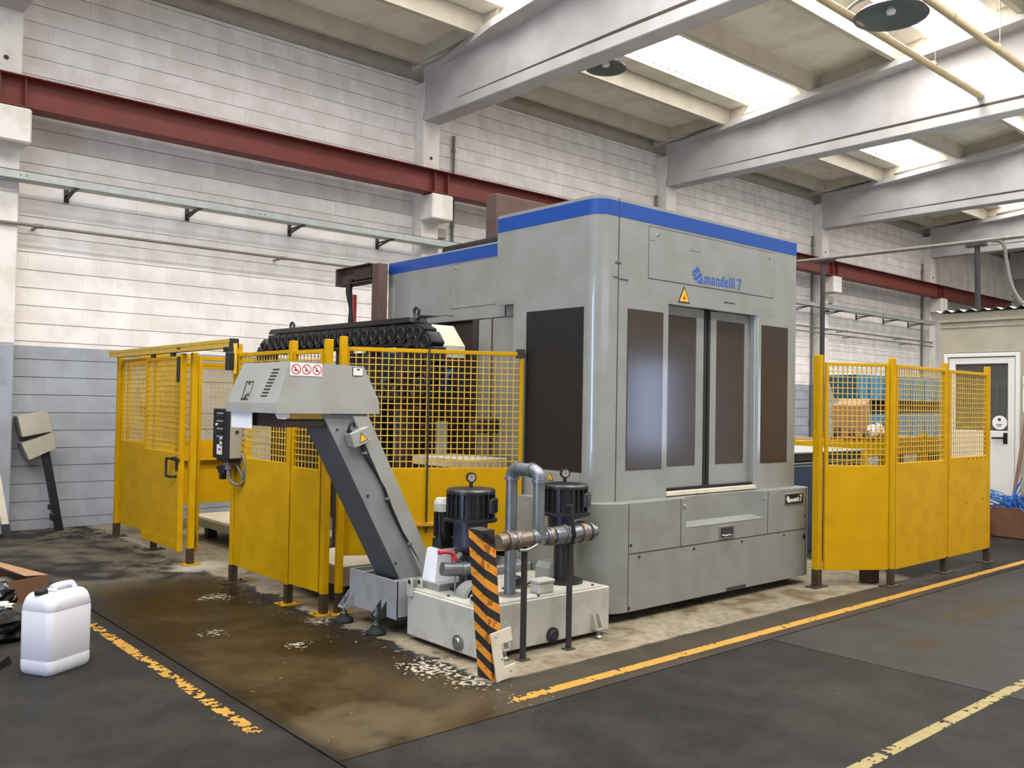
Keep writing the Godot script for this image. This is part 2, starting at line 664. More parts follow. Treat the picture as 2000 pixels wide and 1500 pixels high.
func hall() -> void:
	na.seed = 11
	na.frequency = 0.55
	na.fractal_octaves = 4
	nb.seed = 23
	nb.frequency = 2.6
	nb.fractal_octaves = 4
	nc.seed = 37
	nc.frequency = 13.0
	nc.fractal_octaves = 3
	for n in [na, nb, nc]:
		n.noise_type = FastNoiseLite.TYPE_SIMPLEX_SMOOTH
	# floor: slabs with open joints at x = 1.92, z = -3.27 and x = 5.1
	var f := struct_node("floor", "worn dark grey concrete floor slabs with oily brown and pale areas")
	var base := mb()
	bx(base, Vector3(-9, -0.3, -11.3), Vector3(30.5, -0.03, 9.2))
	put("bed", base, M.joint, f)
	floor_piece(f, "slab", 0.3, 1.92, -7.6, -1.3, floor_mat(0.3, 1.92, -7.6, -1.3, 512, 1400), [0, 1, 0, 0])
	floor_piece(f, "slab", 1.92, 5.2, -7.6, -3.27, floor_mat(1.92, 5.2, -7.6, -3.27, 1100, 1400), [1, 0, 0, 1])
	floor_piece(f, "slab", 1.92, 5.1, -3.27, -1.3, floor_mat(1.92, 5.1, -3.27, -1.3, 1000, 620), [1, 1, 1, 0])
	floor_piece(f, "slab", 5.1, 10.0, -3.27, -1.3, floor_mat(5.1, 10.0, -3.27, -1.3, 900, 400), [1, 0, 1, 0])
	floor_piece(f, "slab", 5.2, 13.0, -7.6, -3.27, floor_mat(5.2, 13.0, -7.6, -3.27, 1000, 500), [0, 0, 0, 1])
	floor_piece(f, "slab", 0.3, 5.2, -11.0, -7.6, floor_mat(0.3, 5.2, -11.0, -7.6, 800, 560))
	floor_piece(f, "slab", -9, 0.3, -11.0, 9, M.far_floor)
	floor_piece(f, "slab", 0.3, 30.5, -1.3, 9, M.far_floor)
	floor_piece(f, "slab", 10.0, 30.5, -3.27, -1.3, M.tile_plain)
	floor_piece(f, "slab", 13.0, 30.5, -11.0, -3.27, M.tile_plain)
	floor_piece(f, "slab", 5.2, 13.0, -11.0, -7.6, M.tile_plain)

	# the block wall
	var w := struct_node("wall_left", "painted concrete block wall, white above and blue-grey below")
	var back := mb()
	bx(back, Vector3(-9, PAINT_Y, -11.3), Vector3(30.5, 6.33, -11.018))
	put("mortar", back, M.mortar, w)
	back = mb()
	bx(back, Vector3(-9, 0, -11.3), Vector3(30.5, PAINT_Y, -11.018))
	put("mortar", back, M.mortar_low, w)
	var all := []
	for k in range(-1, 32):
		var y0 := 0.1155 + COURSE * k
		var x := 2.593 - 8.0 * BLOCK_L + (0.0 if posmod(k, 2) == 1 else BLOCK_L * 0.5)
		while x < 24.3:
			if x > 1.4:
				all.append([x, y0])
			x += BLOCK_L
	var near := []
	var rest := mb()
	for p in all:
		var hidden: bool = (p[0] > 7.0 and p[1] < 3.6 and p[0] < 14.0) or (p[0] > 3.9 and p[1] < 0.9) or (p[0] > 5.3 and p[1] < 2.0 and p[0] < 14.0) or (p[0] > 9.3 and p[1] < 4.6) or p[0] < 1.9
		var d := Vector3(p[0], p[1] - 1.5, -11.0).length() + (100.0 if hidden else 0.0)
		near.append([d, p])
	near.sort_custom(func(a, b): return a[0] < b[0])
	var shared := {}
	for i in near.size():
		var x: float = near[i][1][0]
		var y0: float = maxf(near[i][1][1], 0.0)
		var y1: float = minf(near[i][1][1] + COURSE, 6.32)
		if y1 - y0 < 0.03:
			continue
		var deep := -11.0 + rng.randf_range(-0.003, 0.0015)
		if i >= 296:
			block_into(rest, Vector3(x + 0.0004, y0 + 0.0035, -11.1), Vector3(x + BLOCK_L - 0.0004, y1 - 0.0035, deep), rng.randf_range(0.95, 1.03))
			continue
		var key := "%d_%d_%d" % [1 if y0 >= PAINT_Y else 0 if y1 <= PAINT_Y else 2, int((y1 - y0) * 1000), rng.randi_range(0, 3)]
		if not shared.has(key):
			var b := mb()
			var base_y := y0 if key[0] == "2" else (3.0 if key[0] == "1" else 0.0)
			block_into(b, Vector3(0.0004, base_y + 0.0035, -0.1), Vector3(BLOCK_L - 0.0004, base_y + (y1 - y0) - 0.0035, 0.0), rng.randf_range(0.95, 1.03))
			b.generate_normals()
			shared[key] = [b.commit(), base_y]
		var o := MeshInstance3D.new()
		o.name = "block"
		o.mesh = shared[key][0]
		o.material_override = M.block
		o.position = Vector3(x, y0 - shared[key][1], deep)
		w.add_child(o, true)
	tag(put("blocks_beyond", rest, M.block, w), "", "", "", "stuff")
	var st := mb()
	bx(st, Vector3(-9, 6.33, -11.3), Vector3(30.5, 8.0, -11.07))
	struct("wall_lintel", st, M.lintel, "dark concrete strip above the block wall under the roof")
	st = mb()
	bx(st, Vector3(24.8, PAINT_Y, -11.02), Vector3(30.5, 6.33, -10.98))
	put("plain_panel", st, M.paint, w)

	# columns
	for b in range(0, 6):
		var x := BEAM0 + BAY * b
		st = mb()
		bx(st, Vector3(x, PAINT_Y, -11.05), Vector3(x + 0.3, 6.24, -10.75), 0.012)
		var c := struct("column", st, M.column, "white concrete column standing against the block wall")
		st = mb()
		bx(st, Vector3(x, 0, -11.05), Vector3(x + 0.3, PAINT_Y, -10.75), 0.012)
		put("lower_paint", st, M.column_low, c)
		st = mb()
		cyl(st, Vector3(x + 0.14, 5.12, -10.76), Vector3(x + 0.14, 5.12, -10.745), 0.026, -1.0, 12)
		put("hole", st, M.groove, c)

	# the walls behind and beside the camera close the hall
	st = mb()
	bx(st, Vector3(-9.3, 0, -11.3), Vector3(-9, 8, -4.2))
	bx(st, Vector3(-9.3, 0, 0.6), Vector3(-9, 8, 9.3))
	bx(st, Vector3(-9.3, 4.3, -4.2), Vector3(-9, 8, 0.6))
	struct("wall_end", st, M.outer, "plain pale end wall with the yard door")
	st = mb()
	bx(st, Vector3(-9.2, 0, -4.2), Vector3(-9.1, 4.3, 0.6))
	struct("door_1", st, M.day, "open yard door full of daylight")
	st = mb()
	bx(st, Vector3(-9.3, 0, 9), Vector3(30.8, 9.2, 9.3))
	struct("wall_front", st, M.outer, "plain pale long wall facing the machine")
	st = mb()
	bx(st, Vector3(19.8, 0.2, 8.9), Vector3(21.4, 2.8, 9.0))
	struct("door_2", st, M.day, "distant open door full of daylight")
	for i in 4:
		st = mb()
		bx(st, Vector3(-1.0 + 3.5 * i + 0.1, 2.7, 8.95), Vector3(-1.0 + 3.5 * i + 3.4, 4.5, 9.0))
		struct("window_%d" % (i + 1), st, M.day, "high daylight window in the long wall behind the camera")
	st = mb()
	bx(st, Vector3(30.5, 0, -11.3), Vector3(30.8, 8, 9.3))
	struct("wall_right", st, M.outer, "plain pale wall at the far end of the hall")
	st = mb()
	bx(st, Vector3(-9.3, 7.3, -11.3), Vector3(BEAM0 - BAY, 7.5, 9.3))
	bx(st, Vector3(BEAM0 - BAY, roof_y(3.4) + 0.25, 3.4), Vector3(30.8, roof_y(3.4) + 0.6, 9.3))
	bx(st, Vector3(29.9, 7.3, -11.3), Vector3(30.8, 7.5, 3.4))
	struct("ceiling", st, M.slab, "plain concrete roof over the rest of the hall")


func roof() -> void:
	for b in range(-1, 6):
		var x := BEAM0 + BAY * b
		var n := struct_node("beam", "white concrete roof beam running out from the wall")
		var st := mb()
		bx(st, Vector3(x, 5.65, -10.78), Vector3(x + 0.3, 5.80, 9), 0.01)
		bx(st, Vector3(x + 0.006, 5.75, -10.78), Vector3(x + 0.294, roof_y(-10.78) - 0.06, -10.3), 0.0)
		hull8(st, [Vector3(x + 0.006, 5.75, -10.3), Vector3(x + 0.294, 5.75, -10.3), Vector3(x + 0.294, 5.75, 9), Vector3(x + 0.006, 5.75, 9)],
			[Vector3(x + 0.006, roof_y(-10.3) - 0.06, -10.3), Vector3(x + 0.294, roof_y(-10.3) - 0.06, -10.3), Vector3(x + 0.294, roof_y(9) - 0.06, 9), Vector3(x + 0.006, roof_y(9) - 0.06, 9)])
		put("web", st, M.beam, n)
		st = mb()
		var zs := [-10.78, -10.35, -8.9, 9.0]
		var ext := [0.0, 0.0, 0.28, 0.28]
		for i in 3:
			var a := []
			var t := []
			for q in [[i, -1], [i, 1], [i + 1, 1], [i + 1, -1]]:
				var xx: float = x + 0.15 + q[1] * (0.15 + ext[q[0]])
				var y := roof_y(zs[q[0]])
				a.append(Vector3(xx, y - 0.10, zs[q[0]]))
				t.append(Vector3(xx, y, zs[q[0]]))
			hull8(st, a, t)
		put("flange", st, M.beam, n)
		st = mb()
		for s in [x - 0.002, x + 0.298]:
			hull8(st, [Vector3(s, 5.80, -9.95), Vector3(s + 0.004, 5.80, -9.95), Vector3(s + 0.004, 5.802, -6.9), Vector3(s, 5.802, -6.9)],
				[Vector3(s, 5.802, -9.95), Vector3(s + 0.004, 5.802, -9.95), Vector3(s + 0.004, 5.835, -6.9), Vector3(s, 5.835, -6.9)])
			bx(st, Vector3(s, 5.802, -6.9), Vector3(s + 0.004, 5.836, 9))
		put("groove", st, M.groove, n)
		st = mb()
		hull8(st, [Vector3(x - 0.02, roof_y(-11.1), -11.1), Vector3(x + 0.32, roof_y(-11.1), -11.1), Vector3(x + 0.32, roof_y(3.4), 3.4), Vector3(x - 0.02, roof_y(3.4), 3.4)],
			[Vector3(x - 0.02, roof_y(-11.1) + 0.5, -11.1), Vector3(x + 0.32, roof_y(-11.1) + 0.5, -11.1), Vector3(x + 0.32, roof_y(3.4) + 0.5, 3.4), Vector3(x - 0.02, roof_y(3.4) + 0.5, 3.4)])
		put("kerb", st, M.slab, n)
	for b in range(-1, 5):
		var x0 := BEAM0 + BAY * b + 0.33
		var x1 := x0 + BAY - 0.36
		for k in range(0, 5):
			var zc := -10.04 + 3.1 * k
			var n := struct_node("roof_panel", "ribbed concrete roof panel between two beams")
			var st := mb()
			var a := []
			var t := []
			for q in [[x0, -1.1], [x1, -1.1], [x1, 1.1], [x0, 1.1]]:
				a.append(Vector3(q[0], roof_y(zc + q[1]) + 0.25, zc + q[1]))
				t.append(Vector3(q[0], roof_y(zc + q[1]) + 0.31, zc + q[1]))
			hull8(st, a, t)
			put("slab", st, M.slab, n)
			for s in [-0.68, 0.68]:
				var z: float = zc + s
				var y := roof_y(z)
				st = mb()
				hull8(st, [Vector3(x0, y, z - 0.04), Vector3(x1, y, z - 0.04), Vector3(x1, y, z + 0.04), Vector3(x0, y, z + 0.04)],
					[Vector3(x0, y + 0.26, z - 0.08), Vector3(x1, y + 0.26, z - 0.08), Vector3(x1, y + 0.26, z + 0.08), Vector3(x0, y + 0.26, z + 0.08)])
				put("rib", st, M.rib, n)
			st = mb()
			for s in [x0, x1 - 0.06]:
				var ya := roof_y(zc - 1.05)
				var yb := roof_y(zc + 1.05)
				hull8(st, [Vector3(s, ya + 0.05, zc - 0.95), Vector3(s + 0.06, ya + 0.05, zc - 0.95), Vector3(s + 0.06, yb + 0.05, zc + 0.95), Vector3(s, yb + 0.05, zc + 0.95)],
					[Vector3(s, ya + 0.26, zc - 1.05), Vector3(s + 0.06, ya + 0.26, zc - 1.05), Vector3(s + 0.06, yb + 0.26, zc + 1.05), Vector3(s, yb + 0.26, zc + 1.05)])
			put("end_wall", st, M.rib, n)
			if k == 4:
				continue
			# grey corrugated roofing ends poking out over the gap on both sides
			for e in [[zc + 0.95, zc + 1.135], [zc + 1.965, zc + 2.15]]:
				st = mb()
				var cuts := 260
				for i in cuts:
					var u0 := lerpf(x0, x1, float(i) / cuts)
					var u1 := lerpf(x0, x1, float(i + 1) / cuts)
					var h0 := 0.332 + 0.022 * sin(u0 * TAU / 0.177)
					var h1 := 0.332 + 0.022 * sin(u1 * TAU / 0.177)
					quad(st, Vector3(u0, roof_y(e[0]) + h0, e[0]), Vector3(u1, roof_y(e[0]) + h1, e[0]), Vector3(u1, roof_y(e[1]) + h1, e[1]), Vector3(u0, roof_y(e[1]) + h0, e[1]), Vector3.DOWN)
				put("roofing_edge", st, M.slab, n)
			# corrugated translucent sheet over the gap
			var n2 := struct_node("skylight", "bright corrugated skylight sheet between two roof panels")
			for half in 2:
				st = mb()
				st.set_smooth_group(1)
				var xa := lerpf(x0 - 0.02, x1 + 0.02, half * 0.5)
				var xb := lerpf(x0 - 0.02, x1 + 0.02, half * 0.5 + 0.5)
				var steps := 240
				for i in steps:
					var u0 := lerpf(xa, xb, float(i) / steps)
					var u1 := lerpf(xa, xb, float(i + 1) / steps)
					var z0 := zc + 1.0
					var z1 := zc + 2.1
					var h0 := 0.345 + 0.022 * sin(u0 * TAU / 0.088)
					var h1 := 0.345 + 0.022 * sin(u1 * TAU / 0.088)
					quad(st, Vector3(u0, roof_y(z0) + h0, z0), Vector3(u1, roof_y(z0) + h1, z0), Vector3(u1, roof_y(z1) + h1, z1), Vector3(u0, roof_y(z1) + h0, z1), Vector3.DOWN)
				put("skylight_sheet", st, M.sky_sheet, n2)


func floor_markings() -> void:
	# painted lines, worn through in places: strips of small cells that follow the wear
	for L in [["yellow floor line running along the front of the machine", Vector3(3.0, 0, -3.40), Vector3(10.6, 0, -3.375), 0.075, -0.62, M.line],
			["pale yellow floor line across the lower corner of the floor", Vector3(3.3, 0, -1.87), Vector3(9.0, 0, -1.87), 0.062, -0.5, M.line_pale],
			["broken yellow floor line beside the oily stain", Vector3(1.80, 0, -6.6), Vector3(1.80, 0, -3.75), 0.07, -0.22, M.line]]:
		var a: Vector3 = L[1]
		var b: Vector3 = L[2]
		var along := (b - a).normalized()
		var across := along.cross(Vector3.UP)
		var st := mb()
		var n := int((b - a).length() / 0.014)
		for i in n:
			for j in 8:
				var p: Vector3 = a + along * (i * 0.014) + across * ((j - 3.5) / 8.0 * L[3])
				var edge := absf(j - 3.5) / 3.5
				var v := nc.get_noise_2d(p.x * 1.2 + 5.0, p.z * 1.2) * 0.9 + nb.get_noise_2d(p.x * 0.9, p.z * 0.9 + 3.0) * 0.7 - edge * edge * 0.22
				if L[4] < -0.6 and i * 0.014 < 0.6:
					v -= 0.5 * (0.6 - i * 0.014)
				if v < L[4]:
					continue
				var hw: float = L[3] / 16.0
				quad(st, p - across * hw + Vector3(0, 0.0015, 0), p + across * hw + Vector3(0, 0.0015, 0), p + across * hw + along * 0.014 + Vector3(0, 0.0015, 0), p - across * hw + along * 0.014 + Vector3(0, 0.0015, 0), Vector3.UP)
		struct("floor_marking", st, L[5], L[0])


func wall_fittings() -> void:
	# corbels carrying the crane rail
	var places := ["at the left edge of the wall", "just before the machine roof", "hidden behind the machine top", "behind the tall black pole", "above the booth roof edge"]
	for b in range(0, 5):
		var x := BEAM0 + BAY * b - 0.04
		var st := mb()
		bx(st, Vector3(x, 4.16, -10.76), Vector3(x + 0.38, 4.53, -10.44), 0.018)
		var o := put("corbel", st, M.column)
		tag(o, "white concrete corbel block under the red rail " + places[b], "corbel", "corbels on the wall columns")
	# red steel rail
	var t := thing("crane_rail", "long red steel I-beam rail running along the block wall", "rail")
	var st := mb()
	var z := -10.58
	bx(st, Vector3(1.0, 4.542, z - 0.12), Vector3(29.5, 4.556, z + 0.12), 0.003)
	bx(st, Vector3(1.0, 4.868, z - 0.12), Vector3(29.5, 4.882, z + 0.12), 0.003)
	bx(st, Vector3(1.0, 4.55, z - 0.006), Vector3(29.5, 4.875, z + 0.006))
	put("rail_beam", st, M.red, t)
	for b in range(0, 5):
		for dx in [0.06, 0.30]:
			st = mb()
			bx(st, Vector3(BEAM0 + BAY * b + dx - 0.02, 4.556, z - 0.08), Vector3(BEAM0 + BAY * b + dx - 0.008, 4.868, z + 0.08))
			put("stiffener", st, M.red, t)
		st = mb()
		bx(st, Vector3(BEAM0 + BAY * b + 0.0, 4.53, -10.74), Vector3(BEAM0 + BAY * b + 0.30, 4.542, -10.48))
		put("bearing_plate", st, M.rust_dark, t)
	# cable tray
	t = thing("cable_tray", "galvanised cable tray on short wall brackets below the red rail", "cable tray")
	st = mb()
	bx(st, Vector3(1.0, 3.795, -10.558), Vector3(24.2, 3.888, -10.555))
	bx(st, Vector3(1.0, 3.795, -10.735), Vector3(24.2, 3.798, -10.555))
	bx(st, Vector3(1.0, 3.795, -10.738), Vector3(24.2, 3.888, -10.735))
	bx(st, Vector3(1.0, 3.881, -10.575), Vector3(24.2, 3.888, -10.555))
	put("trough", st, M.galv, t)
	for i in range(0, 16):
		var x := 2.70 + 1.385 * i
		st = mb()
		bx(st, Vector3(x + 0.05, 3.70, -11.02), Vector3(x + 0.10, 3.86, -10.985))
		bx(st, Vector3(x + 0.055, 3.775, -11.0), Vector3(x + 0.095, 3.795, -10.57))
		hull8(st, [Vector3(x + 0.065, 3.72, -10.99), Vector3(x + 0.085, 3.72, -10.99), Vector3(x + 0.085, 3.77, -10.70), Vector3(x + 0.065, 3.77, -10.70)], [Vector3(x + 0.065, 3.745, -10.99), Vector3(x + 0.085, 3.745, -10.99), Vector3(x + 0.085, 3.785, -10.66), Vector3(x + 0.065, 3.785, -10.66)])
		put("bracket", st, M.dark_steel, t)
	for i in 9:
		for dx in [0.0, 0.06]:
			st = mb()
			cyl(st, Vector3(2.21 + dx + 2.71 * i, 3.838, -10.5545), Vector3(2.21 + dx + 2.71 * i, 3.838, -10.5525), 0.008, -1, 8)
			put("bolt", st, M.dark_steel, t)
	# conduits along the wall
	for c in [["lower grey conduit pipe clipped along the wall beneath the cable tray", 3.345, -10.72, 1.0, 24.4, 0.017], ["thin second conduit just under the first, visible past the machine", 3.23, -10.70, 12.9, 24.4, 0.014]]:
		st = mb()
		cyl(st, Vector3(c[3], c[1], c[2]), Vector3(c[4], c[1], c[2]), c[5], -1, 10)
		t = thing("wall_conduit", c[0], "conduit")
		put("conduit_pipe", st, M.conduit, t)
		for i in 8:
			st = mb()
			var xx: float = c[3] + 1.4 + 2.9 * i
			if xx < c[4]:
				cyl(st, Vector3(xx, c[1], c[2]), Vector3(xx + 0.08, c[1], c[2]), c[5] + 0.007, -1, 10)
				bx(st, Vector3(xx + 0.02, c[1] - 0.01, -11.0), Vector3(xx + 0.05, c[1] + 0.01, c[2]))
				put("coupling", st, M.conduit, t)
	for v in [[8.26, 3.0, 5.62, "beside the second column above the machine roof"], [13.08, 0.0, 5.5, "beside the column behind the machine"], [18.68, 0.0, 5.5, "beside the column behind the black pole"], [24.3, 0.0, 5.5, "beside the column near the booth"]]:
		st = mb()
		cyl(st, Vector3(v[0], v[1], -10.96), Vector3(v[0], v[2], -10.96), 0.022, -1, 10)
		t = thing("downpipe", "thin vertical conduit on the block wall " + v[3], "conduit", Vector3.ZERO, 0.0, "vertical conduits on the wall")
		put("conduit_pipe", st, M.conduit, t)
		for y in [v[1] + 1.2, v[2] - 0.25]:
			st = mb()
			cyl(st, Vector3(v[0], y, -10.96), Vector3(v[0], y + 0.05, -10.96), 0.03, -1, 10)
			bx(st, Vector3(v[0] - 0.012, y + 0.01, -11.0), Vector3(v[0] + 0.012, y + 0.04, -10.96))
			put("clip", st, M.conduit, t)
	# junction boxes
	for q in [[Vector3(7.9, 3.98, -10.99), Vector3(8.07, 4.13, -10.86), "small beige junction box on the wall below the white corbel by the machine"], [Vector3(19.2, 3.98, -10.99), Vector3(19.45, 4.15, -10.86), "small beige junction box on the wall beside the black pole"],
			[Vector3(3.62, 1.40, -11.0), Vector3(3.95, 1.64, -10.87), "beige box on the wall seen through the mesh of the sliding gate"], [Vector3(4.95, 1.28, -11.0), Vector3(5.25, 1.56, -10.87), "beige box on the wall seen through the mesh beside the control pendant"]]:
		t = thing("junction_box", q[2], "box")
		st = mb()
		bx(st, q[0], q[1], 0.012)
		put("body", st, M.booth, t)
		st = mb()
		bx(st, Vector3(q[0].x + 0.01, q[0].y + 0.01, q[1].z), Vector3(q[1].x - 0.01, q[1].y - 0.01, q[1].z + 0.008), 0.003)
		put("lid", st, M.booth, t)
		st = mb()
		tube(st, curve([Vector3(q[0].x + 0.05, q[0].y, -10.93), Vector3(q[0].x + 0.05, q[0].y - 0.12, -10.93), Vector3(q[0].x + 0.14, q[0].y - 0.09, -10.95), Vector3(q[0].x + 0.16, q[0].y - 0.02, -10.95)], 5), 0.008, 6)
		put("cable", st, M.dark_steel, t)


# ---------------------------------------------------------------- the machining centre
func arc(c: Vector2, r: float, a0: float, a1: float, n: int) -> PackedVector2Array:
	var out := PackedVector2Array()
	for i in n + 1:
		var t := deg_to_rad(lerpf(a0, a1, float(i) / n))
		out.append(c + Vector2(cos(t), sin(t)) * r)
	return out


func path(parts: Array) -> PackedVector2Array:
	var out := PackedVector2Array()
	for p in parts:
		if p is PackedVector2Array:
			out.append_array(p)
		else:
			out.append(Vector2(p[0], p[1]))
	return out


func band(st: SurfaceTool, pts: PackedVector2Array, y0: float, y1: float) -> void:   # a thin skin standing along a line of (x, z)
	st.set_smooth_group(1)
	for i in pts.size() - 1:
		var a := pts[i]
		var b := pts[i + 1]
		var o := Vector3(-(b.y - a.y), 0, b.x - a.x)
		quad(st, Vector3(a.x, y0, a.y), Vector3(b.x, y0, b.y), Vector3(b.x, y1, b.y), Vector3(a.x, y1, a.y), o)
	st.set_smooth_group(-1)


func lettering(parent: Node, called: String, words: String, at: Vector3, size: Vector2, m: Material, turn := 0.0, bold := true) -> void:
	var tm := TextMesh.new()
	var f := SystemFont.new()
	f.font_names = PackedStringArray(["Droid Sans"])
	f.font_weight = 700 if bold else 400
	tm.font = f
	tm.text = words
	tm.font_size = 48
	tm.pixel_size = 0.01
	tm.depth = 0.01
	tm.curve_step = 1.0
	var bb := tm.get_aabb()
	var o := MeshInstance3D.new()
	o.mesh = tm
	o.name = called
	o.material_override = m
	var sx := size.x / maxf(bb.size.x, 0.001)
	var sy := size.y / maxf(bb.size.y, 0.001)
	var b := Basis(Vector3.UP, turn) * Basis.from_scale(Vector3(sx, sy, 0.2))
	o.transform = Transform3D(b, at - b * Vector3(bb.position.x, bb.position.y, bb.position.z))
	parent.add_child(o, true)


func warning_sign(parent: Node, c: Vector3, h: float, turn: float, m_up := 0.004) -> void:   # yellow triangle with a black edge, centred on its base
	var xf := Transform3D(Basis(Vector3.UP, turn), c)
	var st := mb()
	prism(st, PackedVector2Array([Vector2(-h * 0.56, 0), Vector2(h * 0.56, 0), Vector2(0, h)]), xf, m_up)
	put("sign_border", st, M.stripe_black, parent)
	st = mb()
	prism(st, PackedVector2Array([Vector2(-h * 0.45, h * 0.07), Vector2(h * 0.45, h * 0.07), Vector2(0, h * 0.86)]), xf.translated_local(Vector3(0, 0, m_up)), 0.001)
	put("sign_face", st, M.sign_yellow, parent)
	st = mb()
	prism(st, PackedVector2Array([Vector2(-h * 0.13, h * 0.2), Vector2(h * 0.02, h * 0.17), Vector2(h * 0.15, h * 0.3), Vector2(h * 0.03, h * 0.34), Vector2(h * 0.02, h * 0.5), Vector2(-h * 0.05, h * 0.36)]), xf.translated_local(Vector3(0, 0, m_up + 0.001)), 0.0006)
	put("pictogram", st, M.amber, parent)


func mark(parent: Node, at: Vector3, size: Vector2, m: Material) -> void:   # maned head emblem cut into five pieces
	var st := mb()
	for P in [[755, 572, 800, 625, 772, 640, 752, 612, 735, 603, 720, 610, 738, 588], [718, 617, 745, 612, 766, 650, 745, 664, 722, 648, 702, 659, 691, 648],
			[689, 664, 715, 664, 741, 680, 730, 702, 705, 690, 692, 692], [772, 652, 805, 640, 822, 684, 790, 700, 766, 721, 746, 746, 725, 741, 700, 716, 722, 706, 745, 700, 760, 676],
			[750, 771, 770, 736, 800, 712, 821, 695, 835, 776]]:
		var poly := PackedVector2Array()
		for i in range(0, P.size(), 2):
			poly.append(Vector2((P[i] - 685) / 150.0 * size.x, (776 - P[i + 1]) / 206.0 * size.y))
		prism(st, poly, Transform3D(Basis.IDENTITY, at), 0.0012)
	put("emblem", st, m, parent)


func machine() -> void:
	var t := thing("machining_center", "large grey machining centre with a blue stripe round its top and dark windows", "machine", Vector3.ZERO)
	var zf := -4.27
	var corner := arc(Vector2(4.62, -4.39), 0.12, 180, 90, 12)
	# casing: lower storey with the door recess, upper storey over it
	var st := mb()
	plan(st, path([[4.5, -5.17], corner, [5.259, zf], [5.259, -4.42], [6.42, -4.42], arc(Vector2(6.45, -4.30), 0.03, 180, 90, 5), [7.01, zf], [7.01, -7.0], [4.8, -7.0], [4.8, -5.17]]), 0.819, 2.271)
	plan(st, path([[4.5, -5.375], corner, [7.01, zf], [7.01, -5.375]]), 2.271, 2.965)
	put("casing", st, M.grey, t)
	st = mb()
	bx(st, Vector3(4.52, 0.07, -6.9), Vector3(6.98, 0.819, -4.5))
	put("lower_body", st, M.grey_dirty, t)
	st = mb()
	bx(st, Vector3(4.6, 0.0, -6.9), Vector3(6.95, 0.07, -4.32))
	put("plinth", st, M.pit, t)
	st = mb()
	band(st, path([[4.498, -5.375], arc(Vector2(4.62, -4.39), 0.122, 180, 90, 12), [7.012, zf + 0.002]]), 2.843, 2.952)
	put("blue_stripe", st, M.blue, t)
	st = mb()
	plan(st, path([[4.5, -5.375], corner, [7.01, zf], [7.01, -5.375]]), 2.965, 2.975)
	put("top_sheet", st, M.grey, t)
	# joints between sheets
	st = mb()
	bx(st, Vector3(4.694, 0.822, zf - 0.01), Vector3(4.700, 2.972, zf + 0.003))
	put("panel_joint", st, M.joint, t)
	# front hatch with the lettering
	st = mb()
	bx(st, Vector3(5.020, 2.434, zf - 0.01), Vector3(6.657, 2.826, zf + 0.001))
	put("hatch_joint", st, M.joint, t)
	st = mb()
	bx(st, Vector3(5.024, 2.439, zf - 0.01), Vector3(6.653, 2.820, zf + 0.003), 0.001)
	var hatch := put("hatch", st, M.grey, t)
	for x in [5.12, 6.575]:
		st = mb()
		cyl(st, Vector3(x, 2.77, zf + 0.003), Vector3(x, 2.77, zf + 0.014), 0.012, 0.009, 10)
		put("quarter_turn_lock", st, M.chrome, hatch)
	lettering(hatch, "lettering", "mandelli", Vector3(5.690, 2.460, zf + 0.003), Vector2(0.400, 0.088), M.print_blue)
	lettering(hatch, "lettering", "7", Vector3(6.122, 2.456, zf + 0.003), Vector2(0.058, 0.092), M.print_blue)
	mark(hatch, Vector3(5.530, 2.458, zf + 0.003), Vector2(0.148, 0.132), M.print_blue)
	warning_sign(t, Vector3(5.44, 2.292, zf), 0.127, 0.0)
	# scratches
	st = mb()
	for s in [[5.50, 2.70, 0.14, 0.004], [5.03, 2.717, 0.06, 0.004], [5.95, 2.34, 0.15, 0.006], [4.66, 2.505, 0.06, 0.012], [4.71, 2.395, 0.09, 0.007], [4.64, 2.405, 0.06, 0.006]]:
		bx(st, Vector3(s[0], s[1], zf), Vector3(s[0] + s[2], s[1] + s[3], zf + 0.0035))
	put("scuff_mark", st, M.joint, t)
	# windows flush in the casing
	for w in [[4.801, 5.198], [6.484, 6.884]]:
		st = mb()
		bx(st, Vector3(w[0], 1.036, zf - 0.01), Vector3(w[1], 2.197, zf + 0.003))
		var o := put("window", st, M.joint, t)
		st = mb()
		bx(st, Vector3(w[0] + 0.004, 1.040, zf - 0.005), Vector3(w[1] - 0.004, 2.193, zf + 0.0045))
		put("pane", st, M.glass, o)
	st = mb()
	bx(st, Vector3(4.497, 1.02, -5.017), Vector3(4.51, 2.195, -4.411))
	var sw := put("side_window", st, M.joint, t)
	st = mb()
	bx(st, Vector3(4.4955, 1.024, -5.013), Vector3(4.51, 2.191, -4.415))
	put("pane", st, M.black, sw)
	# sliding doors in the recess
	st = mb()
	bx(st, Vector3(5.259, 0.84, -4.45), Vector3(6.42, 2.271, -4.41))
	put("door_backing", st, M.pit, t)
	for d in [[5.20, 5.79, 5.30, 5.695], [5.873, 6.417, 5.957, 6.348]]:
		st = mb()
		bx(st, Vector3(d[0], 0.876, -4.40), Vector3(d[2], 2.268, -4.34), 0.003)
		bx(st, Vector3(d[3], 0.876, -4.40), Vector3(d[1], 2.268, -4.34), 0.003)
		bx(st, Vector3(d[2] - 0.003, 2.200, -4.40), Vector3(d[3] + 0.003, 2.268, -4.34))
		bx(st, Vector3(d[2] - 0.003, 0.876, -4.40), Vector3(d[3] + 0.003, 1.037, -4.34))
		var o := put("door", st, M.grey, t)
		st = mb()
		bx(st, Vector3(d[2], 1.037, -4.39), Vector3(d[3], 2.200, -4.345))
		put("pane", st, M.glass, o)
	st = mb()
	bx(st, Vector3(5.79, 0.862, -4.405), Vector3(5.825, 2.265, -4.335), 0.004)
	bx(st, Vector3(5.838, 0.862, -4.405), Vector3(5.873, 2.265, -4.335), 0.004)
	put("door_seal", st, M.rubber, t)
	st = mb()
